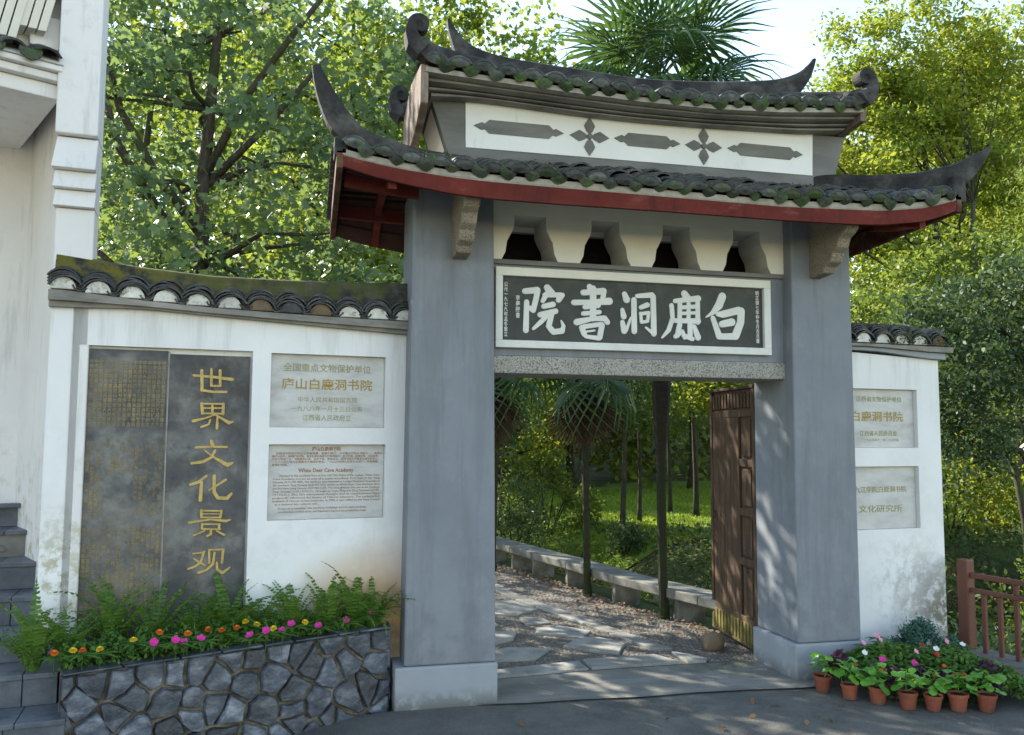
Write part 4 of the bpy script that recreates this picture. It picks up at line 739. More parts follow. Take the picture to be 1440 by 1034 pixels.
def coping(W, F, s0, s1, n, ct, rd, eyes):
    b = MB(); xs = np.linspace(s0, s1, 20)
    b.sections([[(s, -.075, ct(s) + .002), (s, .33, ct(s) + .002), (s, .33, ct(s) + .06), (s, .18, rd(s) - .03), (s, .0, rd(s) - .04), (s, -.02, ct(s) + .08)] for s in xs], F)
    cp = b.build('coping_core', M['copingtop'], W)
    b = MB(); b.sections([[(s, .005, ct(s) + .10), (s, -.005, rd(s) - .012), (s, .02, rd(s)), (s, .20, rd(s)), (s, .22, rd(s) - .012), (s, .22, ct(s) + .10)] for s in np.linspace(s0, s1, 40)], F)
    b.build('coping_ridge', M['copingtop'], W, bevel=.008)
    rr = random.Random(2)
    for i in range(n):
        for half in (0, 1):
            s = s0 + (s1 - s0) * (i + .5 * half + .3) / n; c = ct(s); dz = (ct(s + .02) - ct(s - .02)) / .04
            if s > s1 - .03: continue
            for k in range(5 if not half else 4):
                tl = R(rr.uniform(-8, 8)) + math.atan(dz); j = rr.uniform(-.013, .013)
                if not half: p = (s + j, -.105 + k * .016 + rr.uniform(-.004, .004), c + .030 + k * .0155 + rr.uniform(-.002, .004)); me = me_thin
                else: p = (s + j, -.095 + k * .014, c + .030 + k * .0155); me = me_thinpan
                inst('tile', me, cp, F @ Matrix.Translation(p) @ Matrix.Rotation(-tl, 4, 'Y') @ Matrix.Rotation(R(6), 4, 'X'))
            if not half:
                b = MB(); e = [(s + .072 * math.cos(t), c + .004 + .078 * math.sin(t) * rr.uniform(.93, 1.03)) for t in np.linspace(0, math.pi, 9)]
                b.prism(e, -.090, -.02, F); b.build('tile_end_plaster', M[eyes[i % len(eyes)]], cp, bevel=.006)
coping(W1, FL, -.77, 1.50, 12, lambda s: lerp(LCT, s), lambda s: lerp(LRD, s), ['plastereye'] * 6 + ['rock', 'tile', 'rock'] + ['plastereye'] * 3)
# stone slab with engraved text
box('stone_slab', M['stele'], W1, -.612, -.122, .028, .054, .45, 2.255, FL); sl2 = box('stone_slab', M['stele'], W1, -.112, .372, .030, .054, .45, 2.238, FL, bevel=.003)
b = MB(); b.box(-.122, -.112, .033, .054, .46, 2.25, FL); b.build('slab_joint', M['mortar'], W1)
for ch in ST['stele']:
    b = MB(); strokes(b, ch, lambda x, y, z: tuple(FL @ Vector((x, .0298 + y, z))), .005); b.build('character', M['gold'], sl2)
base_txt = '世界文化景观庐山白鹿洞书院始建于唐代宋初扩为书院与嵩阳岳麓应天并称四大书院朱熹重修讲学于此为中国古代教育之典范山水相依松柏苍翠泉石清幽历代名贤题刻甚多一九九六年列入世界遗产名录'
rr = random.Random(4); sp = W1
for ci in range(17):
    s = -.145 - ci * .0272
    z = 2.195 if ci not in (0, 16) else 2.17
    segs = [(2.19, 1.78, 'goldgrid')]
    segs.append((1.72 - rr.uniform(0, .05), 1.40 if ci < 6 else 1.5, 'goldworn'))
    segs.append((1.69 - rr.uniform(0, .05), 1.22 + rr.uniform(0, .05), 'goldworn')) if not 6 <= ci < 12 else None
    segs.append((1.18 - rr.uniform(0, .04), .62, 'goldworn'))
    segs = segs[:1] + segs[2:] if False else [segs[0]] + segs[-2:]
    if False: segs.append((1.33, .98 + rr.uniform(0, .1), 'goldworn'))
    for za, zb, mm in segs:
        n = max(2, int((za - zb) / .029)); o = rr.randrange(60); tt = (base_txt * 2)[o:o + n]
        tt = ''.join(c if rr.random() > (.02 if za > 2.1 else (.55 if 5 < ci < 12 else .28)) else '　' for c in tt)
        if not tt.strip('　'): continue
        tt = '中' + tt[1:-1] + '古' if len(tt) > 2 else tt
        column('small_inscription', tt, s, za, zb, .0245, .0265, sp, M[mm], FL)
def tl(s_, sc_, z, size, mm, sp, F, w=None, y=.042, bold=.0): return text('inscription', s_, M[mm], sp, wallm(F, sc_, y, z), size, w, .0008, 'CENTER', bold)
def tablet(W, F, s0, s1, z0, z1, y=.045): 
    b = MB(); b.box(s0 + .004, s1 - .004, y, .0549, z0 + .003, z1 - .004, F); return b.build('marble_tablet', M['marble'], W)
t1 = tablet(W1, FL, *h1[1])
tl('全国重点文物保护单位', .872, 2.175, .058, 'goldpale', t1, FL, .58, .0440, .0005); tl('庐山白鹿洞书院', .872, 2.065, .078, 'goldtext', t1, FL, .60, .0440, .0012)
tl('中华人民共和国国务院', .875, 1.965, .040, 'goldpale', t1, FL, .39, .0440); tl('一九八八年一月十三日公布', .872, 1.905, .040, 'goldpale', t1, FL, .47, .0440); tl('江西省人民政府立', .872, 1.845, .043, 'goldpale', t1, FL, .32, .0440)
t2 = tablet(W1, FL, *h1[2])
tl('庐山白鹿洞书院', .875, 1.640, .028, 'browntext', t2, FL, .19, .0440, .0005)
for i, L_ in enumerate(['　　白鹿洞书院位于庐山五老峰南麓，始建于唐代，为中国古代四大书院之一。南唐时', '建庐山国学，宋初扩为书院。南宋朱熹知南康军时重建院宇，亲订学规，延聘名师，充实图书，', '历经元明清三代，书院屡有兴废，讲学不绝，影响深远，成为中国古代教育与理学的中心。', '一九八八年公布为全国重点文物保护单位，一九九六年列入世界文化遗产，环境清幽。']):
    tl(L_, .88, 1.611 - i * .0185, .0165, 'browntext', t2, FL, .70, .0440)
tl('其保护范围。', .58, 1.537, .0165, 'browntext', t2, FL, .1, .0440)
tl('White Deer Cave Academy', .875, 1.500, .036, 'browntext', t2, FL, .36, .0440, .0006)
for i, L_ in enumerate(['Situated at the southern foot of Five Old Men Peaks of Mt. Lushan, White Deer', 'Cave Academy covers an area of a scenic woodland. First built in the Tang', 'Dynasty (A.D.785-805), the academy was renamed as Lushan National University in', 'the Southern Tang Dynasty (A.D.937-975), known as White Deer Cave Academy since', 'the Northern Song Dynasty (A.D.960-1127). The most glorious time was in the Southern', 'Song Dynasty (1127-1279A.D.). Throughout Yuan, Ming and Qing Dynasties (1279-', '1911A.D.), Zhu Xi\'s educational thought and its establishment here', 'profoundly influenced the history of Chinese education. The academy is a', 'landmark of Chinese ancient academies. In 1988, it was ratified by the State Council', 'as a national key cultural relic.']):
    if i == 9: tl(L_, .69, 1.466 - i * .0205, .0185, 'browntext', t2, FL, .28, .0440)
    else: tl(L_, .885 + (.02 if i == 0 else 0), 1.466 - i * .0205, .0185, 'browntext', t2, FL, .66 if i == 0 else .70, .0440)
tl('Scope of protection: the academy buildings and its surroundings,', .86, 1.254, .0185, 'browntext', t2, FL, .58, .0440); tl('construction control zone: one kilometre beyond the protection range.', .86, 1.232, .0185, 'browntext', t2, FL, .58, .0440)
# right wall
W2 = thing('side_wall', 'short white side wall with two marble tablets and mossy tile coping, right of the gateway', 'wall', (4.4, 5.78, 0))
h2 = [(1.50, 2.336, 1.655, 2.118), (1.50, 2.332, 1.022, 1.510)]
RCB = lambda s: 2.415 - .05 * sm(s, 1.8, 2.6); RCT = lambda s: 2.468 + 0 * s; RRD = lambda s: 2.640
b = MB(); recess_wall(.3, FR, 1.30, 2.562, -.4, lambda s: RCB(s) - .004, h2, .05, b); b.build('wall_body', M['white'], W2, recalc=False)
for k, (q0, s1, za, zb) in enumerate(((-.045, 2.60, 0, .5), (-.08, 2.645, .5, .98))):
    b = MB(); b.sections([[(s, q0, RCB(s) + za * (RCT(s) - RCB(s)) + .001 * k), (s, .33, RCB(s) + za * (RCT(s) - RCB(s)) + .001 * k), (s, .33, RCB(s) + zb * (RCT(s) - RCB(s))), (s, q0, RCB(s) + zb * (RCT(s) - RCB(s)))] for s in np.linspace(1.4, s1, 10)], FR); b.build('cornice', M['cornice'] if k else M['plinth'], W2, bevel=.004)
coping(W2, FR, 1.52, 2.62, 6, RCT, lambda s: RRD(s) - .11 * sm(s, 2.25, 2.6), ['plastereye'] * 5 + ['rock'])
g = np.random.default_rng(8); pts = [(FR @ Vector((g.uniform(2.0, 2.66), g.uniform(-.13, .05), 2.47 + g.uniform(0, .09)))) for _ in range(900)]
me = leafmesh('coping_moss', np.array([tuple(p) for p in pts]), .022, T_DIAM, bpy.data.materials['roof_moss_green'], 1.0, rnd=g); setp(link('coping_moss', me, W2), kind='stuff')
t3 = tablet(W2, FR, *h2[0], y=.04)
tl('江西省文物保护单位', 2.00, 2.035, .046, 'goldpale', t3, FR, .44, .039, .0004); tl('白鹿洞书院', 1.975, 1.895, .085, 'goldtext', t3, FR, .50, .039, .0015)
tl('江西省人民委员会', 1.985, 1.765, .044, 'goldpale', t3, FR, .36, .039, .0004); tl('一九五九年十一月二十日公布', 2.01, 1.715, .026, 'goldpale', t3, FR, .34, .039)
t4 = tablet(W2, FR, *h2[1], y=.04)
tl('九江学院白鹿洞书院', 1.99, 1.325, .052, 'goldpale', t4, FR, .50, .039, .0004); tl('文化研究所', 1.985, 1.175, .060, 'goldpale', t4, FR, .42, .039, .0004)
# ---------------------------------------------------------------- white house at the left
HB = thing('white_house', 'white limewashed house corner with stepped pilaster and tiled eave at the left', 'house', (-1.6, 5.6, 0))
b = MB(); b.box(-.785, -.570, -.0, .22, -.4, 3.105, FL); pil = b.build('pilaster', M['house_white'], HB, bevel=.01)
for z0, z1, a, c in ((3.108, 3.215, .045, .012), (3.218, 3.33, .062, .025), (3.333, 3.540, .085, .02)):
    b = MB(); b.hexa([(-.785 - a * .3, -a, z0), (-.57, -a, z0), (-.57, .22, z0), (-.785 - a * .3, .22, z0)], [(-.785 - c * .4, -c, z1), (-.566, -c, z1), (-.566, .22, z1), (-.785 - c * .4, .22, z1)], FL); b.build('pilaster_moulding', M['house_white'], HB, bevel=.006)
b = MB(); b.box(-.80, -.566, -.07, .22, 3.548, 6.0, FL); b.build('pilaster_upper', M['house_white'], HB, bevel=.01)
b = MB(); P0, P1 = (-.785, .22), (-1.12, 1.12)
b.add([(P0[0], P0[1], 0), (P1[0], P1[1], 0), (P1[0], P1[1], 4.6), (P0[0], P0[1], 4.6)], [(0, 1, 2, 3)], FL)
b.box(-4.0, -1.11, 1.12, 1.3, 0, 4.6, FL); b.build('porch_wall', M['house_white'], HB)
FBm = frame((-1.53, 5.5), 27)
for k, (q, z0, z1) in enumerate(((.02, 3.775, 3.865), (-.035, 3.868, 3.915), (-.075, 3.918, 3.955))):
    b = MB(); b.box(-2.6, -.004 * k - .002, q, 1.5, z0, z1, FBm); b.build('eave_moulding', M['house_white'], HB, bevel=.008)
b = MB(); b.box(-2.6, .02, .12, 1.4, 3.957, 6.0, FBm); b.build('upper_wall', M['house_white'], HB)
et = MB(); et.prism([(-.09, 3.957), (.2, 3.957), (.2, 4.10), (.12, 4.10)], -2.6, -.01, FBm, axis='x'); ec = et.build('eave_core', M['house_white'], HB)
rr = random.Random(9)
for i in range(9):
    s = -.075 - i * .19
    inst('tile', me_eye, ec, FBm @ Matrix.Translation((s - .03, -.115, 3.985)) @ Matrix.Rotation(R(rr.uniform(-14, 14)), 4, 'Y') @ Matrix.Rotation(R(24), 4, 'X'))
    inst('drip_tile', me_drip, ec, FBm @ Matrix.Translation((s - .115, -.105, 3.995)) @ Matrix.Rotation(R(rr.uniform(-12, 12)), 4, 'Y') @ Matrix.Rotation(R(-15), 4, 'X'))
    for k in range(1, 3): inst('tile', me_cover, ec, FBm @ Matrix.Translation((s - .03, -.115 + k * .08, 3.985 + k * .035)) @ Matrix.Rotation(R(rr.uniform(-8, 8)), 4, 'Y') @ Matrix.Rotation(R(24), 4, 'X'))
for i in range(7):
    b = MB(); s = -.10 - i * .052; zlo = 4.16 - (.09 if i > 2 else 0)
    b.hexa([(s - .045, -.02, zlo), (s, -.02, zlo + .005), (s, .115, zlo), (s - .045, .115, zlo)], [(s + .055, -.10, zlo + .55), (s + .10, -.10, zlo + .55), (s + .10, .115, zlo + .55), (s + .055, .115, zlo + .55)], FBm); b.build('eave_bracket_board', M['cream'], HB, bevel=.004)
b = MB(); b.box(-.17, -.01, .06, .119, 4.10, 4.30, FBm); b.build('plaster_patch', M['white'], HB, bevel=.006)
# steps
ST_ = setp(thing('stone_steps', None, None, (-1.9, 4.9, 0)), kind='structure')
stp = [(.98, -.44, .11)] + [(.7 - .28 * i, s, z) for i, (s, z) in enumerate(zip((-.52, -.597, -.70, -.766, -.834, -.923, -1.0), (.28, .45, .60, .765, .93, 1.10, 1.26)))]
for i, (q, s, z) in enumerate(stp):
    lowz = stp[i - 1][2] if i else -.3
    b = MB(); b.box(-3.2, s - .012, -q + .022, -q + .6 if i < 7 else 1.15, lowz - .2, z - .03, FL); b.build('step_core', M['kerb'], ST_)
    j = [s, s - .17 - .06 * (i % 2), s - .62, s - 1.05, s - 1.5, s - 2.1]
    for k in range(5):
        b = MB(); b.box(j[k + 1] + .002, j[k] - .001, -q - .012, -q + .32 if i < 7 else .9, z - .028, z, FL); b.build('tread_slab', M['slatestep'], ST_, bevel=.004)
        if i == 6 and k < 2: continue
        b = MB(); b.box(j[k + 1] + .002 - (.05 if k < 4 else 0) * (i % 2), j[k] - .004 - (.05 if k else 0) * (i % 2), -q + .0, -q + .021, lowz + .001, z - .029, FL); b.build('riser_slab', M['slatestep'], ST_, bevel=.003)
b = MB(); g = random.Random(1); b.sections([[(-1.25 + .2 * math.cos(t) * k, .72 - (.02 if k < .9 else -.02), .97 + .07 * math.sin(t) * k) for t in np.linspace(0, math.pi, 8)] for k in (1, .8)], FL); b.build('cement_patch', M['kerb'], ST_)
# ---------------------------------------------------------------- planter
FP = frame((-1.215, 4.865), 22.9)
PLN = thing('stone_planter', 'raised planter faced with irregular dark slate stones and brown mortar, below the side wall', 'planter', (-.3, 5.25, 0))
LEN = 1.90
b = MB(); P = [(0.0, .03), (LEN - .02, .03), (LEN - .02, .22), (1.9, .30), (0, .62)]
b.prism([(0.01, .012), (LEN - .01, .012), (LEN - .022, .2), (LEN - .1, .25), (.01, .12)], -.5, .478, FP, axis='z'); b.build('mortar_core', M['mortarw'], PLN)
b = MB(); c = [FP @ Vector((0.0, .02, .455)), FP @ Vector((LEN - .02, .02, .455)), FL @ Vector((1.275, -.002, .465)), FL @ Vector((-.60, -.002, .465))]; b.add([tuple(p) for p in c] + [(p[0], p[1], -.5) for p in c], [(0, 1, 2, 3), (0, 4, 5, 1), (1, 5, 6, 2), (2, 6, 7, 3), (3, 7, 4, 0)]); b.build('planting_soil', M['soil'], PLN)
random.seed(21); seeds = []
for r_, z in enumerate((-.33, -.17, -.01, .14, .29, .43)):
    x = -.05 + (r_ % 2) * .07
    while x < LEN + .1:
        seeds.append((x + random.uniform(-.06, .06), z + (random.uniform(-.065, .065) if r_ < 5 else random.uniform(-.015, .015)))); x += random.uniform(.085, .23)
def stone(poly, F, parent, y0=-.004, name='wall_stone'):
    n = len(poly); c = (sum(p[0] for p in poly) / n, sum(p[1] for p in poly) / n)
    if abs(sum(poly[i][0] * poly[(i + 1) % n][1] - poly[(i + 1) % n][0] * poly[i][1] for i in range(n))) < .002: return
    Q = []
    for i in range(n):
        p, q = poly[i], poly[(i + 1) % n]; L_ = math.hypot(q[0] - p[0], q[1] - p[1])
        Q.append((p[0] + (c[0] - p[0]) * random.uniform(0, .10), p[1] + (c[1] - p[1]) * random.uniform(0, .10)))
        if L_ > .06: Q.append(((p[0] + q[0]) / 2 + random.uniform(-.015, .012), (p[1] + q[1]) / 2 + random.uniform(-.015, .012)))
    n = len(Q); dx, dz = random.uniform(-.06, .06), random.uniform(-.06, .06); pr = random.uniform(.006, .024)
    y = lambda p: y0 - pr + dx * (p[0] - c[0]) + dz * (p[1] - c[1])
    ins = [(c[0] + (p[0] - c[0]) * .9, c[1] + (p[1] - c[1]) * .9) for p in Q]
    b = MB(); b.add([(p[0], .05, p[1]) for p in Q] + [(p[0], y(p) + .014, p[1]) for p in Q] + [(p[0], y(p), p[1]) for p in ins] + [(c[0], y(c) - random.uniform(0, .006), c[1])],
        [(i, (i + 1) % n, (i + 1) % n + n, i + n) for i in range(n)] + [(i + n, (i + 1) % n + n, (i + 1) % n + 2 * n, i + 2 * n) for i in range(n)] + [(i + 2 * n, (i + 1) % n + 2 * n, 3 * n) for i in range(n)], F)
    b.build(name, M['slate'], parent)
for P in voronoi([(0.0, -.45), (LEN, -.45), (LEN, .482), (0, .482)], seeds, .013): stone(P, FP, PLN)
x = 0.0
while x < LEN - .02:      # top course of squared stones that show their tops
    w = min(random.uniform(.09, .30), LEN - x)
    if LEN - x - w < .08: w = LEN - x
    lo = .484
    b = MB(); b.hexa([(x + .006, -.012, lo), (x + w - .003, -.012 + random.uniform(-.006, .006), lo), (x + w - .006, .10, lo), (x + .006, .10, lo)], [(x + .004, -.016, .497), (x + w - .004, -.016, .499), (x + w - .004, .105, .497), (x + .004, .105, .500)], FP)
    b.build('coping_stone', M['slate'], PLN, bevel=.008); x += w
FPR = Matrix(FP) @ Matrix.Translation((LEN, 0, 0)) @ Matrix.Rotation(R(66), 4, 'Z')
for z0, z1 in ((-.2, .05), (.06, .22), (.23, .38), (.39, .497)):
    b = MB(); b.box(-.0, .17, -.008, .03, z0, z1, FPR); b.build('side_stone', M['slate'], PLN, bevel=.01)
# ---------------------------------------------------------------- bench, rocks, fence, kerb
BN = thing('stone_bench', 'long low bench of granite slabs on square stone blocks along the path', 'bench', (3.1, 8.3, 0))
bl = [(5.9, 3.86), (7.15, 3.49), (8.35, 3.13), (9.4, 2.93), (10.2, 2.74), (10.8, 2.60), (12.3, 2.28)]
for i in range(len(bl) - 1):
    (ya, xa), (yb, xb) = bl[i], bl[i + 1]; e = .004
    b = MB(); b.hexa([(xa - .03, ya + e, .205), (xa + .30, ya + e, .205), (xb + .30, yb - e, .205), (xb - .03, yb - e, .205)], [(xa - .03, ya + e, .292), (xa + .30, ya + e, .292), (xb + .30, yb - e, .292), (xb - .03, yb - e, .292)]); b.build('seat_slab', M['bench'], BN, bevel=.01)
for y, x in ((6.45, 3.70), (7.49, 3.40), (8.42, 3.12), (9.45, 2.925), (10.25, 2.735), (10.8, 2.60), (11.6, 2.43)):
    b = MB(); b.hexa([(x, y - .05, -.15), (x + .26, y - .09, -.15), (x + .28, y + .07, -.15), (x + .02, y + .10, -.15)], [(x, y - .05, .204), (x + .26, y - .09, .204), (x + .28, y + .07, .204), (x + .02, y + .10, .204)]); b.build('leg', M['bench'], BN, bevel=.012)
def rock(name, label, p, s, m, seed):
    g = random.Random(seed); b = MB(); n = 12; secs = []
    ph = [g.uniform(0, 6) for _ in range(4)]
    for i in range(8):
        a = math.pi * (i + .35) / 7.7; o = []
        for k in range(n):
            t = 2 * math.pi * k / n; r = 1 + .16 * math.sin(2 * t + ph[0] + i) + .10 * math.sin(3 * t + ph[1]) * math.sin(a * 2 + ph[2])
            o.append((p[0] + s[0] * r * math.sin(a) * math.cos(t), p[1] + s[1] * r * math.sin(a) * math.sin(t), p[2] + s[2] * (math.cos(a) * (1 + .1 * math.sin(t + ph[3])))))
        secs.append(o)
    b.sections(secs); o = b.build(name, M[m], None, p, smooth=True); return setp(o, label, 'rock')
rock('rock', 'round brown rock holding the open door', (3.245, 6.42, .062), (.105, .09, .085), 'rock', 3)
rock('rock', 'pale rounded rock under the bench behind its second block from the right', (3.72, 8.35, .05), (.16, .14, .12), 'greyrock', 5)
rock('rock', 'flat grey green rock beside the bench behind the thicker palm trunk', (3.95, 8.0, .02), (.22, .16, .11), 'greyrock', 8)
rock('rock', 'brown flat topped rock lying on the far ditch bank', (6.6, 12.6, .0), (.26, .16, .12), 'rock', 9)
FE = thing('railing', 'brown red painted metal railing with upright bars at the right edge', 'railing', (5.0, 5.2, 0))
fa, fb_ = Vector((4.965, 5.60, 0)), Vector((5.32, 3.9, 0)); fd = (fb_ - fa).normalized(); fan = math.atan2(fd.y, fd.x)
FF = Matrix.Translation((fa.x, fa.y, 0)) @ Matrix.Rotation(fan, 4, 'Z')
def fbox(n, x0, x1, hw, z0, z1, bv=.006):
    b = MB(); b.box(x0, x1, -hw, hw, z0, z1, FF); b.build(n, M['fence'], FE, bevel=bv)
fbox('post', -.045, .045, .045, .05, .80, .01); fbox('post', 1.55, 1.64, .045, .05, .80, .01)
fbox('top_rail', .046, 1.549, .017, .665, .705); fbox('lower_rail', .046, 1.549, .017, .555, .59)
for k in range(11):
    x = .13 + k * .127; fbox('baluster', x, x + .034, .014, .10, .554)
    if k % 3 == 2: fbox('rail_spacer', x, x + .034, .013, .591, .664)
KB = setp(thing('kerb', None, None, (4.9, 5.0, 0)), kind='structure')
for k in range(4):
    y1 = 5.62 - k * .62; y0 = y1 - .612; xi = lambda y: 4.93 - (5.6 - y) * .27; xo = lambda y: 5.12 + (5.6 - y) * .12
    b = MB(); b.hexa([(xi(y0), y0, -.3), (xo(y0), y0, -.3), (xo(y1), y1, -.3), (xi(y1), y1, -.3)], [(xi(y0), y0, .12), (xo(y0), y0, .12), (xo(y1), y1, .12), (xi(y1), y1, .12)]); b.build('kerb_stone', M['kerb'], KB, bevel=.012)
LT = thing('stone_lantern', 'small stone lantern with peaked roof among the trees at the far right edge', 'lantern', (12.25, 12.0, -.2))
for n, r in (('post', [(.10, -1.0), (.08, 1.2)]), ('lamp_box', [(.16, 1.2), (.18, 1.24), (.16, 1.55)]), ('roof', [(.34, 1.52), (.30, 1.60), (.12, 1.75), (.02, 1.83)])):
    b = MB(); b.sections([[(12.25 + q * math.cos(t), 12.0 + q * math.sin(t), z) for t in np.linspace(0, 2 * math.pi, 6, endpoint=False)] for q, z in r]); b.build(n, M['greyrock'], LT)
# ---------------------------------------------------------------- ferns and flowers in the planter
def frond_mesh(L=.4, arch=.6, n=20, w=.05, seed=0, name='frond', m='fern'):
    g = random.Random(seed); P = []; V = []; C = []; x = z = 0; ang = R(88 - g.uniform(0, 8)); st = L / n
    for i in range(n + 1):
        P.append((x, z, ang)); x += st * math.cos(ang); z += st * math.sin(ang); ang -= arch / n * (0.4 + 1.4 * i / n)
    b = MB()
    for i in range(n):
        t = i / n; ww = w * (math.sin(math.pi * min(t * .95 + .12, 1)) ** .6) * (1.05 - .55 * t); v = g.random()
        px, pz, a = P[i]; qx, qz, _ = P[i + 1]; dx, dz = math.cos(a), math.sin(a)
        for s in (-1, 1):
            dr = -.15 * ww - g.uniform(0, .008); f = st * .8; o = g.uniform(-.003, .003)
            b.add([(px, 0, pz), (px + dx * st * .62, 0, pz + dz * st * .62), (px + dx * st * .95 , s * ww, pz + dz * st * .95 + dr + o), (px + dx * f * .35, s * ww * .8, pz + dz * f * .35 + dr + o)], [(0, 1, 2, 3)], col=min(.98, max(.02, v)))
        b.add([(px, -.0018, pz), (px, .0018, pz), (qx, .0018, qz), (qx, -.0018, qz)], [(0, 1, 2, 3)], col=.9)
    return b.mesh(name, M[m])
FR_M = [frond_mesh(L, a, 19, .036, i) for i, (L, a) in enumerate(((.34, 1.0), (.40, 1.5), (.30, 2.0), (.44, 1.25), (.36, 2.5)))]
FERN = [(-.72, .42, 1.0, 'fern with a pale upright frond beside the steps at the left end of the planter'), (-.58, .30, .95, 'second fern from the steps, below the left edge of the engraved slab'),
 (-.36, .16, 1.12, 'fern with the tallest straight frond in front of the small inscriptions'), (-.14, .17, 1.0, 'fern in front of the joint between the two engraved slabs'), (.08, .16, .92, 'dense fern below the left half of the big gold characters'),
 (.28, .14, 1.05, 'fern directly under the lowest big gold character'), (.46, .13, .85, 'small fern below the right edge of the engraved slab'), (.66, .14, .92, 'fern under the left part of the lower marble tablet'),
 (.88, .13, .95, 'fern with reddish arching tips under the lower marble tablet'), (1.06, .12, 1.05, 'fern under the right part of the lower marble tablet against the orange stain'), (1.17, .12, .82, 'last fern at the right end of the planter arching toward the grey pillar')]
rr = random.Random(12)
for s, q, sc_, lab in FERN:
    p = FL @ Vector((s, -q, .47)); t = thing('fern', lab, 'fern', tuple(p), 'sword ferns along the back of the planter')
    nf = 24
    for k in range(nf):
        a = 2 * math.pi * k / nf + rr.uniform(-.3, .3); 
        tilt = rr.uniform(-.12, .5); 
        if math.sin(a) > .3: tilt = rr.uniform(-.15, .12)
        inst('frond', FR_M[rr.randrange(5)], t, Matrix.Translation(p + Vector((.02 * math.cos(a), .02 * math.sin(a), 0))) @ Matrix.Rotation(a, 4, 'Z') @ Matrix.Rotation(tilt, 4, 'Y') @ Matrix.Scale(sc_ * 1.15 * rr.uniform(.75, 1.1), 4))
g = np.random.default_rng(3); pts = []
for _ in range(7500):      # low leafy bedding behind the stone edge
    u = g.uniform(.0, 1.87); d = g.random() ** .8 * (.24 * (1 - u / 1.9 * .55)) + .045; z = .50 + g.random() * (.055 + .05 * math.sin(u * 17) ** 2 * (d / .2)) + (.03 if d > .1 else 0)
    pts.append(tuple(FP @ Vector((u, d, z))))
me = leafmesh('bedding_plants', np.array(pts), .030, T_OVAL, M['bedding'], .9, rnd=g); setp(link('bedding_plants', me), 'low mixed bedding foliage along the front edge of the stone planter', 'bedding plants', kind='stuff')
def petal_ball(r, m, seed):
    g = random.Random(seed); b = MB()
    for ring_, (n, rr_, z, up) in enumerate(((10, 1, 0, .25), (9, .8, .25, .55), (7, .55, .42, .9), (5, .3, .5, 1.2))):
        for k in range(n):
            a = 2 * math.pi * (k + .5 * ring_) / n + g.uniform(-.1, .1); c, s_ = math.cos(a), math.sin(a); R1 = r * rr_ * g.uniform(.9, 1.1); w = r * .34
            z1 = r * z + R1 * up * .4
            b.add([(0, 0, r * z * .6), (c * R1 * .6 - s_ * w, s_ * R1 * .6 + c * w, z1 * .8), (c * R1, s_ * R1, z1), (c * R1 * .6 + s_ * w, s_ * R1 * .6 - c * w, z1 * .8)], [(0, 1, 2, 3)])
    return b.mesh('bloom', M[m])
def funnel(r, m):
    b = MB(); n = 20; o = []
    for k in range(n): a = 2 * math.pi * k / n; rad = r * (1 - .16 * (1 - abs(math.cos(2.5 * a)))); o.append((math.cos(a) * rad, math.sin(a) * rad, r * .15 * math.cos(5 * a)))
    b.add(o + [(math.cos(2 * math.pi * k / n) * r * .3, math.sin(2 * math.pi * k / n) * r * .3, -r * .25) for k in range(n)] + [(0, 0, -r * .45)], [(i, (i + 1) % n, (i + 1) % n + n, i + n) for i in range(n)] + [(i + n, (i + 1) % n + n, 2 * n) for i in range(n)])
    return b.mesh('bloom', M[m])
BL_ = {'y': petal_ball(.024, 'yellow', 1), 'o': petal_ball(.023, 'orange', 2), 'm': funnel(.024, 'magenta'), 'r': petal_ball(.022, 'redp', 3), 'p': funnel(.021, 'pink'), 'w': funnel(.021, 'whitep'), 'sr': petal_ball(.014, 'redp', 5), 'so': petal_ball(.015, 'orange', 6)}
b = MB()
for k in range(9):
    a = k * 2.4; r = .025 + .02 * (k % 3); b.add([(0, 0, -.02), (math.cos(a) * r - math.sin(a) * .013, math.sin(a) * r + math.cos(a) * .013, -.018), (math.cos(a) * r * 2, math.sin(a) * r * 2, -.03), (math.cos(a) * r + math.sin(a) * .013, math.sin(a) * r - math.cos(a) * .013, -.018)], [(0, 1, 2, 3)], col=.2 + .07 * k)
b.tube([(0, 0, -.12), (0, 0, -.01)], [.002, .002], 4); me_sprig = b.mesh('stem_and_leaves', M['bedding'])
def bloom(kind, p, name, lab, cat, group, face=None):
    t = thing(name, lab, cat, tuple(p), group); r_ = random.Random(int(p[0] * 999)); 
    tilt = Matrix.Rotation(R(r_.uniform(35, 65)), 4, 'X') if kind in 'mpw' else Matrix.Rotation(R(r_.uniform(10, 35)), 4, 'X')
    inst('bloom', BL_[kind], t, Matrix.Translation(p) @ Matrix.Rotation(R(r_.uniform(-30, 30)), 4, 'Z') @ tilt)
    inst('stem_and_leaves', me_sprig, t, Matrix.Translation(p))
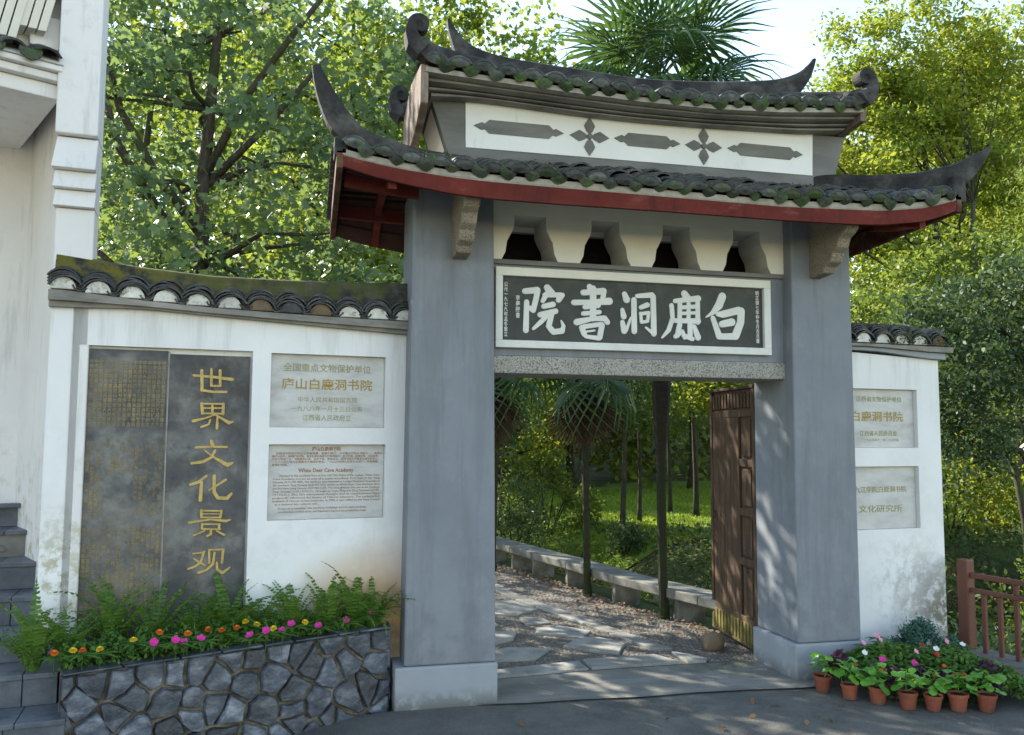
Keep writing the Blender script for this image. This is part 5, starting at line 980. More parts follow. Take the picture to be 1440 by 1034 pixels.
PF = [('o', -1.271, 4.93, 'orange marigold at the far left end of the planter'), ('y', -1.19, 4.96, 'wide yellow marigold nearest the steps'), ('o', -1.13, 4.905, 'orange marigold under the yellow one nearest the steps, behind the planter corner'),
 ('y', -1.06, 4.97, 'yellow marigold second from the steps'), ('y', -.91, 5.05, 'yellow marigold below the first small inscriptions'), ('m', -.80, 5.02, 'dark magenta petunia cluster on the left half of the planter'), ('o', -.80, 5.19, 'small orange marigold beside the fern base in front of the slab joint'),
 ('m', -.69, 5.03, 'single magenta petunia low over the planter edge'), ('o', -.64, 5.12, 'large orange marigold above a pair of magenta petunias'), ('m', -.65, 5.04, 'left petunia of the magenta pair under the large orange marigold'), ('m', -.56, 5.06, 'right petunia of the magenta pair under the large orange marigold'),
 ('o', -.55, 5.30, 'orange marigold standing highest near the ferns'), ('o', -.47, 5.25, 'dull orange marigold near the middle of the planter'), ('o', -.39, 5.30, 'flame orange marigold left of two yellow ones'), ('y', -.345, 5.34, 'left yellow marigold of the middle pair'), ('y', -.28, 5.34, 'right yellow marigold of the middle pair'),
 ('m', -.31, 5.17, 'magenta petunia below the middle yellow pair'), ('m', -.22, 5.20, 'largest magenta petunia in the middle of the planter'), ('y', -.18, 5.25, 'yellow marigold behind the largest magenta petunia'), ('m', -.13, 5.27, 'magenta petunia left of the close pair right of the middle'), ('m', -.08, 5.31, 'magenta petunia right of the close pair right of the middle'),
 ('y', .0, 5.42, 'pale yellow marigold farthest right of the yellow ones'), ('m', .08, 5.38, 'small magenta petunia third from the right end'), ('m', .25, 5.43, 'magenta petunia near the right corner of the planter'), ('m', .42, 5.56, 'magenta petunia last at the right end by the orange stain')]
for k, x, y, lab in PF:
    bloom(k, Vector((x, y, .585 + ((x * 37.7) % 1) * .035 - (.012 if k == 'm' else 0))), 'marigold' if k in 'oy' else 'petunia', lab, 'flower', {'o': 'orange marigolds in the planter', 'y': 'yellow marigolds in the planter', 'm': 'magenta petunias in the planter'}[k])
# ---------------------------------------------------------------- potted begonias and the bed at the right
b = MB(); n = 18; secs = []
for r, z in ((.040, 0), (.052, .078), (.057, .080), (.058, .098), (.052, .098), (.050, .085)): secs.append([(r * math.cos(2 * math.pi * k / n), r * math.sin(2 * math.pi * k / n), z) for k in range(n)])
b.sections(secs); me_pot = b.mesh('pot', M['terracotta'])
b = MB(); b.add([(.049 * math.cos(2 * math.pi * k / n), .049 * math.sin(2 * math.pi * k / n), .086) for k in range(n)] + [(0, 0, .09)], [(k, (k + 1) % n, n) for k in range(n)]); me_soil = b.mesh('soil', M['soil'])
def begleaf(seed):
    g = random.Random(seed); b = MB(); n = 9; L = .062
    o = [(0, 0, 0)] + [(L * (.5 - .5 * math.cos(t)) + .004, L * .46 * math.sin(t), .006 * math.cos(3 * t) - .012 * abs(math.sin(t))) for t in np.linspace(.35, 2 * math.pi - .35, n)]
    o = [(x, y, z + .5 * x - 6 * x * x) for x, y, z in o]; c = (L * .5, 0, .5 * L * .5 - 6 * (L * .5) ** 2 - .008)
    b.add(o + [c], [(i, (i + 1) % len(o), len(o)) for i in range(len(o))], col=g.random()); b.tube([(-.03, 0, -.05), (-.01, 0, -.015), (0, 0, 0)], [.0022] * 3, 4)
    return b.mesh('leaf', M['begonia'])
me_bl = [begleaf(i) for i in range(4)]
POTS = [(3.47, 5.26, 'leftmost potted begonia, against the pillar base, tallest dark green leaves', 0), (3.545, 5.065, 'second potted begonia from the pillar with a small orange bloom', 1), (3.67, 4.945, 'third potted begonia from the pillar with red buds and one round leaf', 1),
        (3.785, 4.80, 'fourth potted begonia from the pillar with the biggest pale leaf drooping at its left', 0), (3.925, 4.745, 'fifth potted begonia from the pillar with a bright broad leaf cluster', 1), (4.075, 4.70, 'sixth potted begonia with red blooms at its right side', 2), (4.25, 4.655, 'rightmost potted begonia beside the kerb with smooth pale leaves', 0)]
rr = random.Random(6)
for i, (x, y, lab, nb) in enumerate(POTS):
    p = Vector((x, y, .0)); t = thing('potted_begonia', lab, 'potted plant', tuple(p), 'small terracotta pots of begonias in a row')
    sc_ = rr.uniform(.92, 1.12)
    inst('pot', me_pot, t, Matrix.Translation(p) @ Matrix.Rotation(R(rr.uniform(-3, 3)), 4, 'X') @ Matrix.Scale(sc_, 4)); inst('soil', me_soil, t, Matrix.Translation(p) @ Matrix.Scale(sc_, 4))
    for k in range(16):
        a = k * 2.4 + rr.random(); z = .15 + .012 * (15 - k) * .5 + rr.uniform(-.01, .02); r = .012 + .0035 * k * rr.uniform(.7, 1.1)
        inst('leaf', me_bl[k % 4], t, Matrix.Translation(p + Vector((r * math.cos(a), r * math.sin(a), z))) @ Matrix.Rotation(a, 4, 'Z') @ Matrix.Rotation(R(rr.uniform(-15, 55)), 4, 'Y') @ Matrix.Rotation(R(rr.uniform(-25, 25)), 4, 'X') @ Matrix.Scale(rr.uniform(.8, 1.45) * (1.35 if i == 3 and k == 12 else 1), 4))
    for k in range(nb + (1 if nb else 0)):
        a = rr.uniform(-2.6, -.4); inst('bloom', BL_['sr' if k % 2 == 0 else 'so'], t, Matrix.Translation(p + Vector((.045 * math.cos(a), .045 * math.sin(a), .215 + .01 * k))))
g = np.random.default_rng(4)
def bedp(n, cx, cy, rx, ry, z0, z1, edge=1.0):
    a = g.uniform(0, 6.283, n); r = np.sqrt(g.random(n)); x = cx + rx * r * np.cos(a); y = cy + ry * r * np.sin(a); z = z0 + (z1 - z0) * (1 - r ** 2 * .7) * (1 - .35 * g.random(n) ** 2)
    return np.c_[x, y, z]
P = np.concatenate([bedp(2600, 4.05, 5.28, .50, .30, .04, .27), bedp(1800, 4.38, 5.12, .34, .42, .04, .26), bedp(800, 4.55, 4.95, .2, .35, .03, .22)])
me = leafmesh('bedding_plants', P, .045, T_OVAL, M['bedding'], .8, rnd=g); setp(link('bedding_plants', me), 'mound of periwinkle foliage behind the row of terracotta pots', 'bedding plants', kind='stuff')
P = np.concatenate([bedp(500, 4.2, 5.1, .5, .4, .015, .06)]); me = leafmesh('bed_ground_cover', P, .05, T_OVAL, M['darkleaf'], 2, rnd=g); setp(link('bed_ground_cover', me), 'dark leafy litter on the ground under the right flower bed', 'ground cover', kind='stuff')
for i, (x, y, r, h, lab) in enumerate([(3.62, 5.27, .085, .22, 'dark purple leaved plant against the pillar base'), (3.83, 4.98, .10, .17, 'dark purple plant behind the third and fourth pots'), (3.98, 4.92, .10, .18, 'largest dark purple plant behind the fourth and fifth pots'), (4.13, 4.86, .08, .17, 'dark purple plant behind the sixth pot'), (4.45, 4.86, .13, .20, 'purple leaved plant spilling beside the kerb at the right end'), (4.36, 4.74, .07, .16, 'small purple plant right behind the last pot')]):
    t = thing('purple_plant', lab, 'plant', (x, y, 0), 'dark purple leaved plants in the right bed')
    b = MB(); [b.tube([(x, y, 0), (x + .5 * r * math.cos(k * 2.1), y + .5 * r * math.sin(k * 2.1), h * .8)], [.004, .002], 4) for k in range(4)]; b.build('stem', M['bark'], t)
    P = bedp(560, x, y, r * 1.1, r * 1.1, .03, h + .05); link('foliage', leafmesh('foliage', P, .028, T_DIAM, M['purple'], .3, rnd=g), t)
t = thing('round_shrub', 'dense blue green shrub in front of the stained end of the right side wall', 'shrub', (4.42, 5.50, 0))
b = MB(); [b.tube([(4.42, 5.5, 0), (4.42 + .1 * math.cos(k * 1.3), 5.5 + .08 * math.sin(k * 1.3), .28)], [.008, .004], 4) for k in range(5)]; b.build('stem', M['bark'], t)
cl = []; 
for k in range(70):
    a = g.uniform(0, 6.28); e = g.uniform(0, 1.5); rr_ = g.uniform(.75, 1); c = np.array([4.42 + .21 * rr_ * math.cos(a) * math.cos(e), 5.48 + .16 * rr_ * math.sin(a) * math.cos(e), .10 + .27 * rr_ * math.sin(e)]); cl.append(c + g.normal(size=(70, 3)) * .022)
for k in range(22):
    a = g.uniform(0, 6.28); e = g.uniform(0, 1.5); c = np.array([4.66 + .10 * math.cos(a) * math.cos(e), 5.42 + .09 * math.sin(a) * math.cos(e), .08 + .15 * math.sin(e)]); cl.append(c + g.normal(size=(60, 3)) * .02)
link('foliage', leafmesh('foliage', np.concatenate(cl), .024, T_DIAM, M['bluegreen'], .6, rnd=g), t)
for i, (k, x, y, z, lab) in enumerate([('m', 3.80, 5.06, .245, 'magenta periwinkle in front of the pillar side of the right bed'), ('m', 3.97, 4.96, .235, 'rose magenta flower in the front middle of the right bed'), ('r', 4.20, 5.17, .285, 'bright red flower in the middle of the right bed'), ('w', 4.26, 5.10, .28, 'white flower right of the bright red one'), ('r', 4.19, 5.02, .26, 'red flower below the white one'),
        ('w', 4.60, 5.24, .26, 'white flower at the right rear by the kerb'), ('p', 3.86, 5.34, .285, 'pink flower at the left rear below the shrub'), ('p', 4.00, 5.34, .30, 'pale pink flower left of the shrub'), ('p', 4.10, 5.10, .27, 'small pale pink flower left of the bright red one'), ('p', 4.52, 5.30, .27, 'pink flower at the right foot of the shrub'), ('so', 4.15, 4.90, .22, 'faded orange flower behind the sixth pot'), ('w', 3.78, 5.22, .25, 'cream flower near the pillar plinth'), ('p', 4.05, 5.45, .30, 'lilac pink flower touching the white wall')]):
    bloom(k, Vector((x, y, z)), 'bed_flower', lab, 'flower', 'mixed flowers in the right bed')
# ---------------------------------------------------------------- palms
def fan(seed, n=27, Rr=.66, span=300, droop=.35, m='palm', w=.040, pet=.50, name='frond'):
    g = random.Random(seed); b = MB(); 
    b.tube([(0, 0, 0), (pet * .5, 0, .03), (pet, 0, .0)], [.011, .009, .007], 5)
    for k in range(n):
        a = R(-span / 2 + span * k / (n - 1)); L = Rr * (.78 + .22 * math.cos(a * .6)) * g.uniform(.9, 1.06); v = g.random(); d = droop * g.uniform(.5, 1.5); pts = []
        for j in range(5):
            t = j / 4; rad = L * t; z = -.10 * Rr * (1 - math.cos(a)) * t - d * L * max(t - .45, 0) ** 2 * 2.2; rad *= (1 - .12 * d * t)
            pts.append((pet + rad * math.cos(a), rad * math.sin(a), z))
        for j in range(4):
            t0, t1 = j / 4, (j + 1) / 4; W_ = lambda t: w * (1.0 if t < .5 else (1 - (t - .5) * 1.75)) * (t * 2.2 if t < .45 else 1)
            w0, w1 = max(W_(t0), .001), max(W_(t1), .001); nx_, ny_ = -math.sin(a), math.cos(a); p, q = pts[j], pts[j + 1]
            b.add([(p[0] - nx_ * w0 / 2, p[1] - ny_ * w0 / 2, p[2]), (p[0], p[1], p[2] + w0 * .35), (q[0], q[1], q[2] + w1 * .35), (q[0] - nx_ * w1 / 2, q[1] - ny_ * w1 / 2, q[2]), (p[0] + nx_ * w0 / 2, p[1] + ny_ * w0 / 2, p[2]), (q[0] + nx_ * w1 / 2, q[1] + ny_ * w1 / 2, q[2])], [(0, 1, 2, 3), (1, 4, 5, 2)], col=.05 + .9 * v)
    return b.mesh(name, M[m])
FAN = [fan(i, droop=d) for i, d in enumerate((.12, .3, .55, .9))]; FAND = [fan(20 + i, n=26, Rr=.66, span=120, droop=.15, m='palmdead', w=.024, pet=.36, name='dead_frond') for i in range(2)]
def palm(label, x, y, h, r0, fib, seed, nf=18, ndead=6, sc_=1.0, elo=-35, deadn=0):
    t = thing('fan_palm', label, 'palm tree', (x, y, 0)); g = random.Random(seed); b = MB(); N = 60; pts = []; rs = []
    for i in range(N):
        z = -.3 + (h + .3) * i / (N - 1); rr_ = r0 * (1.25 if z < .1 else 1.0); rr_ = rr_ + (fib - r0) * sm(z, 1.4, 2.2) + .004 * (i % 2) + g.uniform(0, .004)
        pts.append((x + .015 * math.sin(z * 1.3 + seed), y, z)); rs.append(rr_)
    b.tube(pts, rs, 9); b.build('trunk', M['palmbark'], t)
    c = Vector((x, y, h))
    for k in range(nf):
        a = k * 2.399 + g.uniform(-.2, .2); el = 78 - (78 - elo) * (k / (nf - 1)) ** .9 + g.uniform(-6, 6)
        me = FAN[min(3, int(k / nf * 4))]
        inst('frond', me, t, Matrix.Translation(c) @ Matrix.Rotation(a, 4, 'Z') @ Matrix.Rotation(R(-el), 4, 'Y') @ Matrix.Rotation(R(g.uniform(-25, 25)), 4, 'X') @ Matrix.Scale(sc_ * g.uniform(.9, 1.1), 4))
    for k in range(ndead):
        a = k * 2.399 + g.uniform(-.3, .3)
        inst('dead_frond', FAND[k % 2], t, Matrix.Translation(c + Vector((0, 0, -.08 - .05 * (k % 3)))) @ Matrix.Rotation(a, 4, 'Z') @ Matrix.Rotation(R(g.uniform(80, 89)), 4, 'Y') @ Matrix.Rotation(R(g.uniform(-20, 20)), 4, 'X') @ Matrix.Scale(sc_ * g.uniform(.8, 1.0), 4))
    return t
palm('tall fan palm with thick dark trunk whose crown rises above the gate roof', 3.325, 7.60, 5.30, .042, .088, 3, nf=22, ndead=3, sc_=1.12, elo=-20)
palm('slender fan palm in the opening with brown dead fronds hanging from its crown', 2.955, 8.82, 2.62, .036, .060, 8, nf=13, ndead=14, sc_=.98, elo=-50)
palm('dark fan palm half hidden behind the left pillar with drooping green fronds in the opening', 2.33, 10.7, 2.75, .05, .08, 5, nf=13, ndead=8, sc_=1.1, elo=-55)
# ---------------------------------------------------------------- trees
def clusters(g, ells, n):
    C = []; vol = [e[3] * e[4] * e[5] for e in ells]; tot = sum(vol)
    for e, v in zip(ells, vol):
        k = max(1, int(n * v / tot)); d = g.normal(size=(k, 3)); d /= np.linalg.norm(d, axis=1)[:, None]; r = g.uniform(.35, 1.0, k) ** .6
        C.append(np.array(e[:3]) + d * r[:, None] * np.array(e[3:6]))
    return np.concatenate(C)
def tree(name, label, cat, x, y, h, r, ells, ncl, per, spread, leaf, tmpl, m, seed, lean=0, group=None, nb=14, down=.4, flat=.8, limbs=(), zbase=None, cpart='crown', cull=None):
    g = np.random.default_rng(seed); zb = ground_z(x, y) if zbase is None else zbase
    t = thing(name, label, cat, (x, y, zb), group)
    C = clusters(g, ells, ncl)
    if cull is not None: C = C[[cull(c) for c in C]]
    pts = [(x + lean * (i / 9) ** 1.3 + .05 * r * 8 * math.sin(i * 1.1 + seed), y + .04 * r * 8 * math.cos(i * .9 + seed), zb - .2 + (h + .2) * i / 9) for i in range(10)]
    b = MB(); b.tube(pts, [r * (1.35 if i == 0 else 1) * (1 - .8 * i / 9) for i in range(10)], 8); b.build('trunk', M['bark'], t, smooth=True)
    P = np.array(pts); ord_ = g.permutation(len(C))[:nb]; b = MB()
    for k in ord_:
        c = C[k]; j = int(np.clip(np.searchsorted(P[:, 2], c[2] - .45 * np.hypot(*(c[:2] - P[5, :2]))), 2, 9)); s = P[j]; mid = s + (c - s) * .5 + g.normal(size=3) * .10 + np.array([0, 0, .10 * np.linalg.norm(c - s)])
        rb = r * (1 - .8 * j / 9) * .55; q1 = s + (mid - s) * .5 + g.normal(size=3) * .05
        b.tube([tuple(s), tuple(q1), tuple(mid), tuple(mid + (c - mid) * .55 + g.normal(size=3) * .06), tuple(c)], [rb, rb * .8, rb * .6, rb * .4, rb * .2], 5)
    for L_ in limbs: b.tube([p[:3] for p in L_], [p[3] for p in L_], 6)
    b.build('branches', M['bark'], t, smooth=True)
    n = len(C); off = g.normal(size=(n, per, 3)) * spread * np.array([1, 1, .55]) * g.uniform(.6, 1.3, (n, 1, 1))
    pts = (C[:, None, :] + off).reshape(-1, 3); hue = np.repeat(g.random(n), per) * .55 + g.random(n * per) * .45
    link(cpart, leafmesh(cpart, pts, leaf, tmpl, M[m], flat, down, hue, g), t)
    return t
def PX(X_Y, Y): return X_Y * Y      # helper for lateral position on a bearing
def limb(pts): return pts
# broad-leaved tree close behind the left side wall
tree('broad_leaved_tree', 'big tree with hand shaped leaves close behind the left side wall, mossy dark trunk', 'tree', -1.35, 11.2, 9.0, .15,
     [(-1.3, 10.6, 5.2, 2.1, 1.4, 2.6), (-.2, 10.8, 3.6, 1.5, 1.0, 1.2), (-2.3, 10.9, 3.4, 1.0, .9, 1.1), (.2, 11.5, 6.6, 1.5, 1.2, 1.6), (-2.2, 11.4, 7.4, 1.3, 1.3, 1.3)], 150, 52, .25, .115, T_MAPLE, 'mapledark', 31, nb=26, down=.9, flat=.9,
     limbs=[[(-2.9, 10.2, 7.2, .03), (-2.5, 10.1, 6.0, .035), (-2.2, 10.2, 5.0, .045), (-1.7, 10.7, 4.2, .06)], [(-3.1, 10.1, 5.4, .02), (-2.6, 10.1, 4.6, .028), (-2.4, 10.1, 3.8, .03), (-1.9, 10.5, 3.4, .04)], [(-1.4, 11.2, 5.0, .06), (-.9, 10.9, 6.0, .05), (-.3, 10.2, 6.6, .04), (.3, 10.0, 7.4, .03)], [(-1.35, 11.2, 4.2, .07), (-1.9, 10.9, 4.9, .055), (-2.3, 10.6, 5.6, .045), (-2.55, 10.5, 6.6, .03)], [(-1.3, 11.2, 3.2, .06), (-1.9, 10.8, 3.55, .05), (-2.6, 10.6, 3.75, .035)], [(-1.3, 11.2, 5.0, .06), (-.6, 10.9, 5.7, .04), (.1, 10.8, 6.6, .03)]])
tree('broad_leaved_tree', 'bright yellow green lobed leaved tree behind the left roof horn of the gate', 'tree', .55, 14.5, 9.5, .13,
     [(.9, 14.3, 6.3, 2.0, 1.4, 2.4), (2.0, 14.0, 7.5, 1.4, 1.2, 1.2), (.3, 14.2, 3.8, 1.5, 1.2, 1.6), (-.3, 14.6, 8.6, 1.6, 1.4, 1.3), (3.0, 14.0, 8.5, 1.2, .9, 1.0), (1.6, 14.2, 8.9, 1.5, 1.1, .9)], 260, 52, .26, .11, T_MAPLE, 'maple', 37, nb=24, down=.8,
     limbs=[[(.55, 14.5, 6.2, .05), (1.4, 14.2, 7.3, .035), (2.4, 14.0, 7.7, .02)], [(.5, 14.5, 5.0, .05), (-.4, 14.0, 5.9, .035), (-1.2, 13.8, 6.2, .02)]], group='trees behind the left side wall')
tree('broad_leaved_tree', 'thin leaning tree with sparse leaves beside the white house pilaster', 'tree', -3.0, 13.5, 9.0, .11,
     [(-2.9, 13.2, 5.5, 1.3, 1.2, 2.6), (-2.7, 13.0, 3.3, 1.2, 1.0, 1.2), (-2.6, 13.4, 8.0, 1.5, 1.2, 1.0)], 70, 34, .25, .11, T_MAPLE, 'maple', 41, lean=.8, nb=20, group='trees behind the left side wall')
tree('evergreen_tree', 'dark fine leaved evergreen behind the broad leaved trees at the left', 'tree', -1.6, 19, 11, .2, [(-1.6, 18.5, 5.0, 1.7, 1.6, 2.6), (-1.8, 18.8, 8.8, 2.0, 1.8, 2.0)], 110, 56, .34, .11, T_OVAL, 'midleaf', 43, nb=12)
tree('evergreen_tree', 'tall dark evergreen between the left pillar and the broad leaved trees', 'tree', -.4, 24, 9.5, .2, [(-.4, 24, 7.0, 2.0, 1.6, 2.4)], 60, 50, .34, .11, T_OVAL, 'midleaf', 47, nb=12)
tree('evergreen_tree', 'low dark evergreen filling the gap behind the mossy trunk at the left', 'tree', -.7, 17.5, 5.2, .12, [(-.5, 17.5, 3.7, 1.9, 1.0, 1.2)], 110, 60, .28, .10, T_OVAL, 'deepleaf', 48, nb=8)
tree('evergreen_tree', 'fine leaved olive tree close to the white house pilaster', 'tree', -3.5, 16.3, 7.5, .12, [(-3.35, 16.3, 4.6, .75, .8, 2.4)], 90, 60, .22, .065, T_OVAL, 'midleaf', 49, nb=14)
# sunlit yellow tree at the right
yt_ = [[(12.9, 14.0, 5.2, .15), (12.75, 14.0, 6.3, .12), (12.5, 13.9, 7.6, .09), (12.3, 13.9, 9.0, .06)], [(12.9, 14.0, 5.2, .14), (13.5, 14.0, 6.5, .10), (13.7, 14.0, 8.2, .08), (13.6, 14, 9.8, .05)],
      [(12.85, 14.0, 5.0, .09), (12.2, 13.8, 5.6, .07), (11.3, 13.6, 6.2, .06), (10.4, 13.5, 6.9, .04), (9.7, 13.4, 7.4, .02)], [(12.8, 14.0, 4.7, .07), (12.0, 13.8, 4.95, .05), (11.0, 13.6, 5.3, .04), (10.2, 13.5, 5.7, .02)],
      [(13.6, 14.0, 7.2, .06), (13.0, 13.8, 7.9, .05), (12.4, 13.7, 9.0, .03)], [(12.6, 13.9, 7.0, .05), (12.0, 13.8, 7.9, .04), (11.5, 13.7, 8.9, .02)]]
yt = [[(q[0], q[1] + .9, q[2], q[3] * .62) for q in L_] for L_ in yt_]
tree('sunlit_tree', 'tall tree with sunlit yellow green crown and dark forked limbs behind the right roof horn', 'tree', 13.0, 14.1, 6.5, .20,
     [(13.0, 15.7, 7.6, 2.8, 1.4, 2.6), (10.8, 15.6, 6.3, 1.7, 1.2, 1.7), (15.4, 15.6, 8.8, 2.4, 1.5, 2.9), (13.0, 15.8, 10.4, 2.2, 1.4, 1.6), (11.6, 15.8, 8.9, 1.5, 1.2, 1.3), (11.6, 14.5, 5.8, 1.2, .5, .6), (10.6, 14.2, 7.1, .8, .5, .5), (12.6, 14.7, 8.6, 1.2, .5, .8)], 800, 70, .20, .115, T_OVAL, 'yellowleaf', 53, nb=24, limbs=yt, flat=1.0)
tree('sunlit_tree', 'second yellow green tree farther right with a thicker upright trunk', 'tree', 18.2, 18.4, 9.0, .20, [(18.0, 18.8, 9.6, 3.2, 1.8, 4.0), (17.2, 16.8, 5.4, 2.0, 1.5, 1.6)], 330, 60, .30, .11, T_OVAL, 'yellowleaf', 57, nb=16)
tree('evergreen_tree', 'dense blue green evergreen right of the right side wall, forked dark trunk below', 'tree', 9.9, 9.7, 4.6, .15, [(9.3, 9.7, 2.9, 1.7, 1.1, 1.3), (8.3, 9.5, 2.3, 1.0, .9, 1.2), (10.4, 9.9, 3.6, 1.4, 1.0, 1.0)], 250, 70, .17, .085, T_OVAL, 'deepleaf', 61, nb=18, down=.9,
     limbs=[[(9.9, 9.7, .1, .13), (9.75, 9.7, .9, .11), (9.8, 9.7, 2.2, .08)], [(9.55, 9.6, -.5, .05), (9.5, 9.6, .6, .05), (9.35, 9.6, 1.4, .04)], [(9.5, 9.6, .6, .045), (9.9, 9.5, 1.2, .04), (10.3, 9.5, 1.8, .03)]])
tree('evergreen_tree', 'mid green tree above and behind the blue green evergreen at the right', 'tree', 13.0, 12.3, 6.4, .14, [(12.2, 12.6, 4.3, 2.2, 1.3, 1.4), (10.2, 12.8, 3.6, 1.5, 1.1, 1.2), (13.6, 12.4, 2.9, 1.4, 1.0, 1.4)], 270, 64, .19, .10, T_OVAL, 'midleaf', 67, nb=20)
tree('evergreen_tree', 'slim tree with drooping foliage crossing the right edge of the view', 'tree', 11.2, 10.4, 7.5, .10, [(11.3, 10.4, 5.2, .8, .7, 1.5), (11.6, 10.3, 2.6, .9, .7, 1.0)], 110, 50, .22, .10, T_LONG, 'midleaf', 71, nb=14, down=1.4, flat=.2)
tree('conifer', 'pale distant conifer showing above the palm fronds and upper roof', 'conifer', 15.8, 26, 12.5, .2, [(15.8, 26, 9.3, 1.7, 1.2, 2.2), (15.8, 26, 12.0, .9, .8, 1.3)], 150, 60, .30, .16, T_LONG, 'midleaf', 73, nb=20, flat=.1)
# trees and bushes seen through the opening
OP = [(5.7, 14.8, 4.6, .06, '', 'slender tree rising from the ditch bank left of the thick palm trunk', [(5.4, 14.9, 2.6, .9, .7, .8)], 'darkleaf'),
      (6.5, 16.0, 4.6, .05, '', 'thin crooked tree on the lawn edge between the two palms', [(6.3, 16.2, 3.1, 1.0, .8, .7)], 'midleaf'),
      (8.2, 17.0, 5.0, .07, '', 'dark trunked tree at the lawn edge right of the thick palm trunk', [(7.9, 17.2, 3.3, 1.3, 1.0, .8)], 'darkleaf'),
      (8.0, 17.9, 5.0, .05, '', 'second thin trunk beside the dark tree on the lawn', [(8.6, 18.4, 3.4, .9, .8, .7)], 'midleaf'),
      (7.2, 14.1, 4.2, .04, '', 'slim straight sapling just left of the open door', [(7.3, 14.3, 3.0, .7, .6, .8)], 'yellowleaf'),
      (3.9, 17.0, 4.4, .09, '', 'low branched yellow green tree in the left half of the opening', [(4.0, 17.0, 2.4, 1.4, .9, 1.3)], 'yellowleaf'),
      (4.5, 22.5, 4.8, .09, '', 'shady tree between the slender palm and the thick trunk', [(4.8, 22.5, 2.6, 1.3, 1.0, 1.2)], 'midleaf'),
      (3.2, 15.2, 4.0, .06, '', 'dark shady tree close to the left pillar edge of the opening', [(3.3, 15.2, 2.3, .5, .6, 1.1)], 'darkleaf'),
      (11.5, 24.0, 8.0, .16, '', 'large tree beyond the lawn behind the open door', [(11.5, 24, 4.2, 3.0, 1.5, 2.6)], 'midleaf'),
      (8.6, 27.5, 7.0, .16, '', 'large tree closing the far side of the lawn', [(8.2, 27.5, 3.6, 3.2, 1.5, 2.6)], 'yellowleaf')]
for i, (x, y, h, r, _, lab, el, mm) in enumerate(OP):
    tree('garden_tree', lab, 'tree', x, y, h, r, el, int(70 + 28 * el[0][3] * el[0][5]), 46, .26, .10, T_OVAL, mm, 80 + i, nb=9, group='garden trees seen through the gate')
def bush(label, x, y, rx, ry, h, m, seed, leaf=.055, n=90, per=50, tm=T_OVAL, z0=None):
    g = np.random.default_rng(seed); zb = ground_z(x, y) if z0 is None else z0; t = thing('bush', label, 'bush', (x, y, zb), 'bushes behind the gate and railing')
    b = MB(); [b.tube([(x, y, zb - .1), (x + rx * .35 * math.cos(k * 1.1), y + ry * .35 * math.sin(k * 1.1), zb + h * .4), (x + rx * .7 * math.cos(k * 1.1), y + ry * .7 * math.sin(k * 1.1), zb + h * .8)], [.02, .014, .006], 5) for k in range(6)]; b.build('stem', M['bark'], t)
    d = g.normal(size=(n, 3)); d /= np.linalg.norm(d, axis=1)[:, None]; d[:, 2] = np.abs(d[:, 2]) * 1.0
    C = np.array([x, y, zb + .1 * h]) + d * np.array([rx, ry, h * .85]) * g.uniform(.55, 1.0, (n, 1)); pts = (C[:, None] + g.normal(size=(n, per, 3)) * .09 * min(1, rx * 2)).reshape(-1, 3)
    link('foliage', leafmesh('foliage', pts, leaf, tm, M[m], .7, .3, np.repeat(g.random(n), per) * .5 + g.random(n * per) * .5, g), t)
bush('round clipped bush behind the bench at the left of the slender palm', 3.95, 12.9, .62, .5, 1.05, 'midleaf', 101, .045)
bush('leafy bush rising behind the bench at the far left of the opening', 3.5, 14.4, .9, .6, 1.9, 'darkleaf', 102, .07)
bush('spreading sunlit bush behind the round clipped bush', 4.6, 16.2, 1.2, .7, 1.9, 'midleaf', 103, .08)
bush('small dark bush on the ditch bank between the two palms', 5.3, 13.7, .35, .3, .65, 'darkleaf', 104, .05, 50)
bush('low bush in the ditch right of the thick palm trunk', 4.9, 9.8, .8, .7, .55, 'darkleaf', 105, .05)
bush('ground hugging bush in the ditch behind the bench near the door', 4.7, 8.3, .7, .6, .45, 'midleaf', 106, .045)
bush('dark bush on the far ditch bank behind the door stile', 7.6, 11.6, .8, .6, .8, 'darkleaf', 107, .06)
for i, (x, y, rx, h, m_, lab) in enumerate([(6.6, 7.4, .9, 1.5, 'darkleaf', 'dark bush behind the right side wall end, low left of the railing post'), (7.9, 7.6, 1.0, 1.6, 'darkleaf', 'dark bush behind the railing near its first bars'), (9.4, 8.6, 1.3, 1.9, 'midleaf', 'broad bush below the forked tree behind the railing'),
        (11.3, 9.3, 1.3, 2.2, 'darkleaf', 'dark bush at the far right behind the railing'), (7.0, 9.8, 1.1, 2.4, 'midleaf', 'taller bush just right of the side wall edge'), (10.8, 12.5, 1.5, 2.2, 'yellowleaf', 'sunlit bush glowing between dark trunks at the right'), (13.0, 11.4, 1.3, 2.0, 'midleaf', 'bush beside the stone lantern at the right edge'), (8.6, 13.4, 1.3, 2.3, 'yellowleaf', 'sunlit bush far behind the right side wall')]):
    bush(lab, x, y, rx, rx * .8, h, m_, 120 + i, .085, 120, 46)
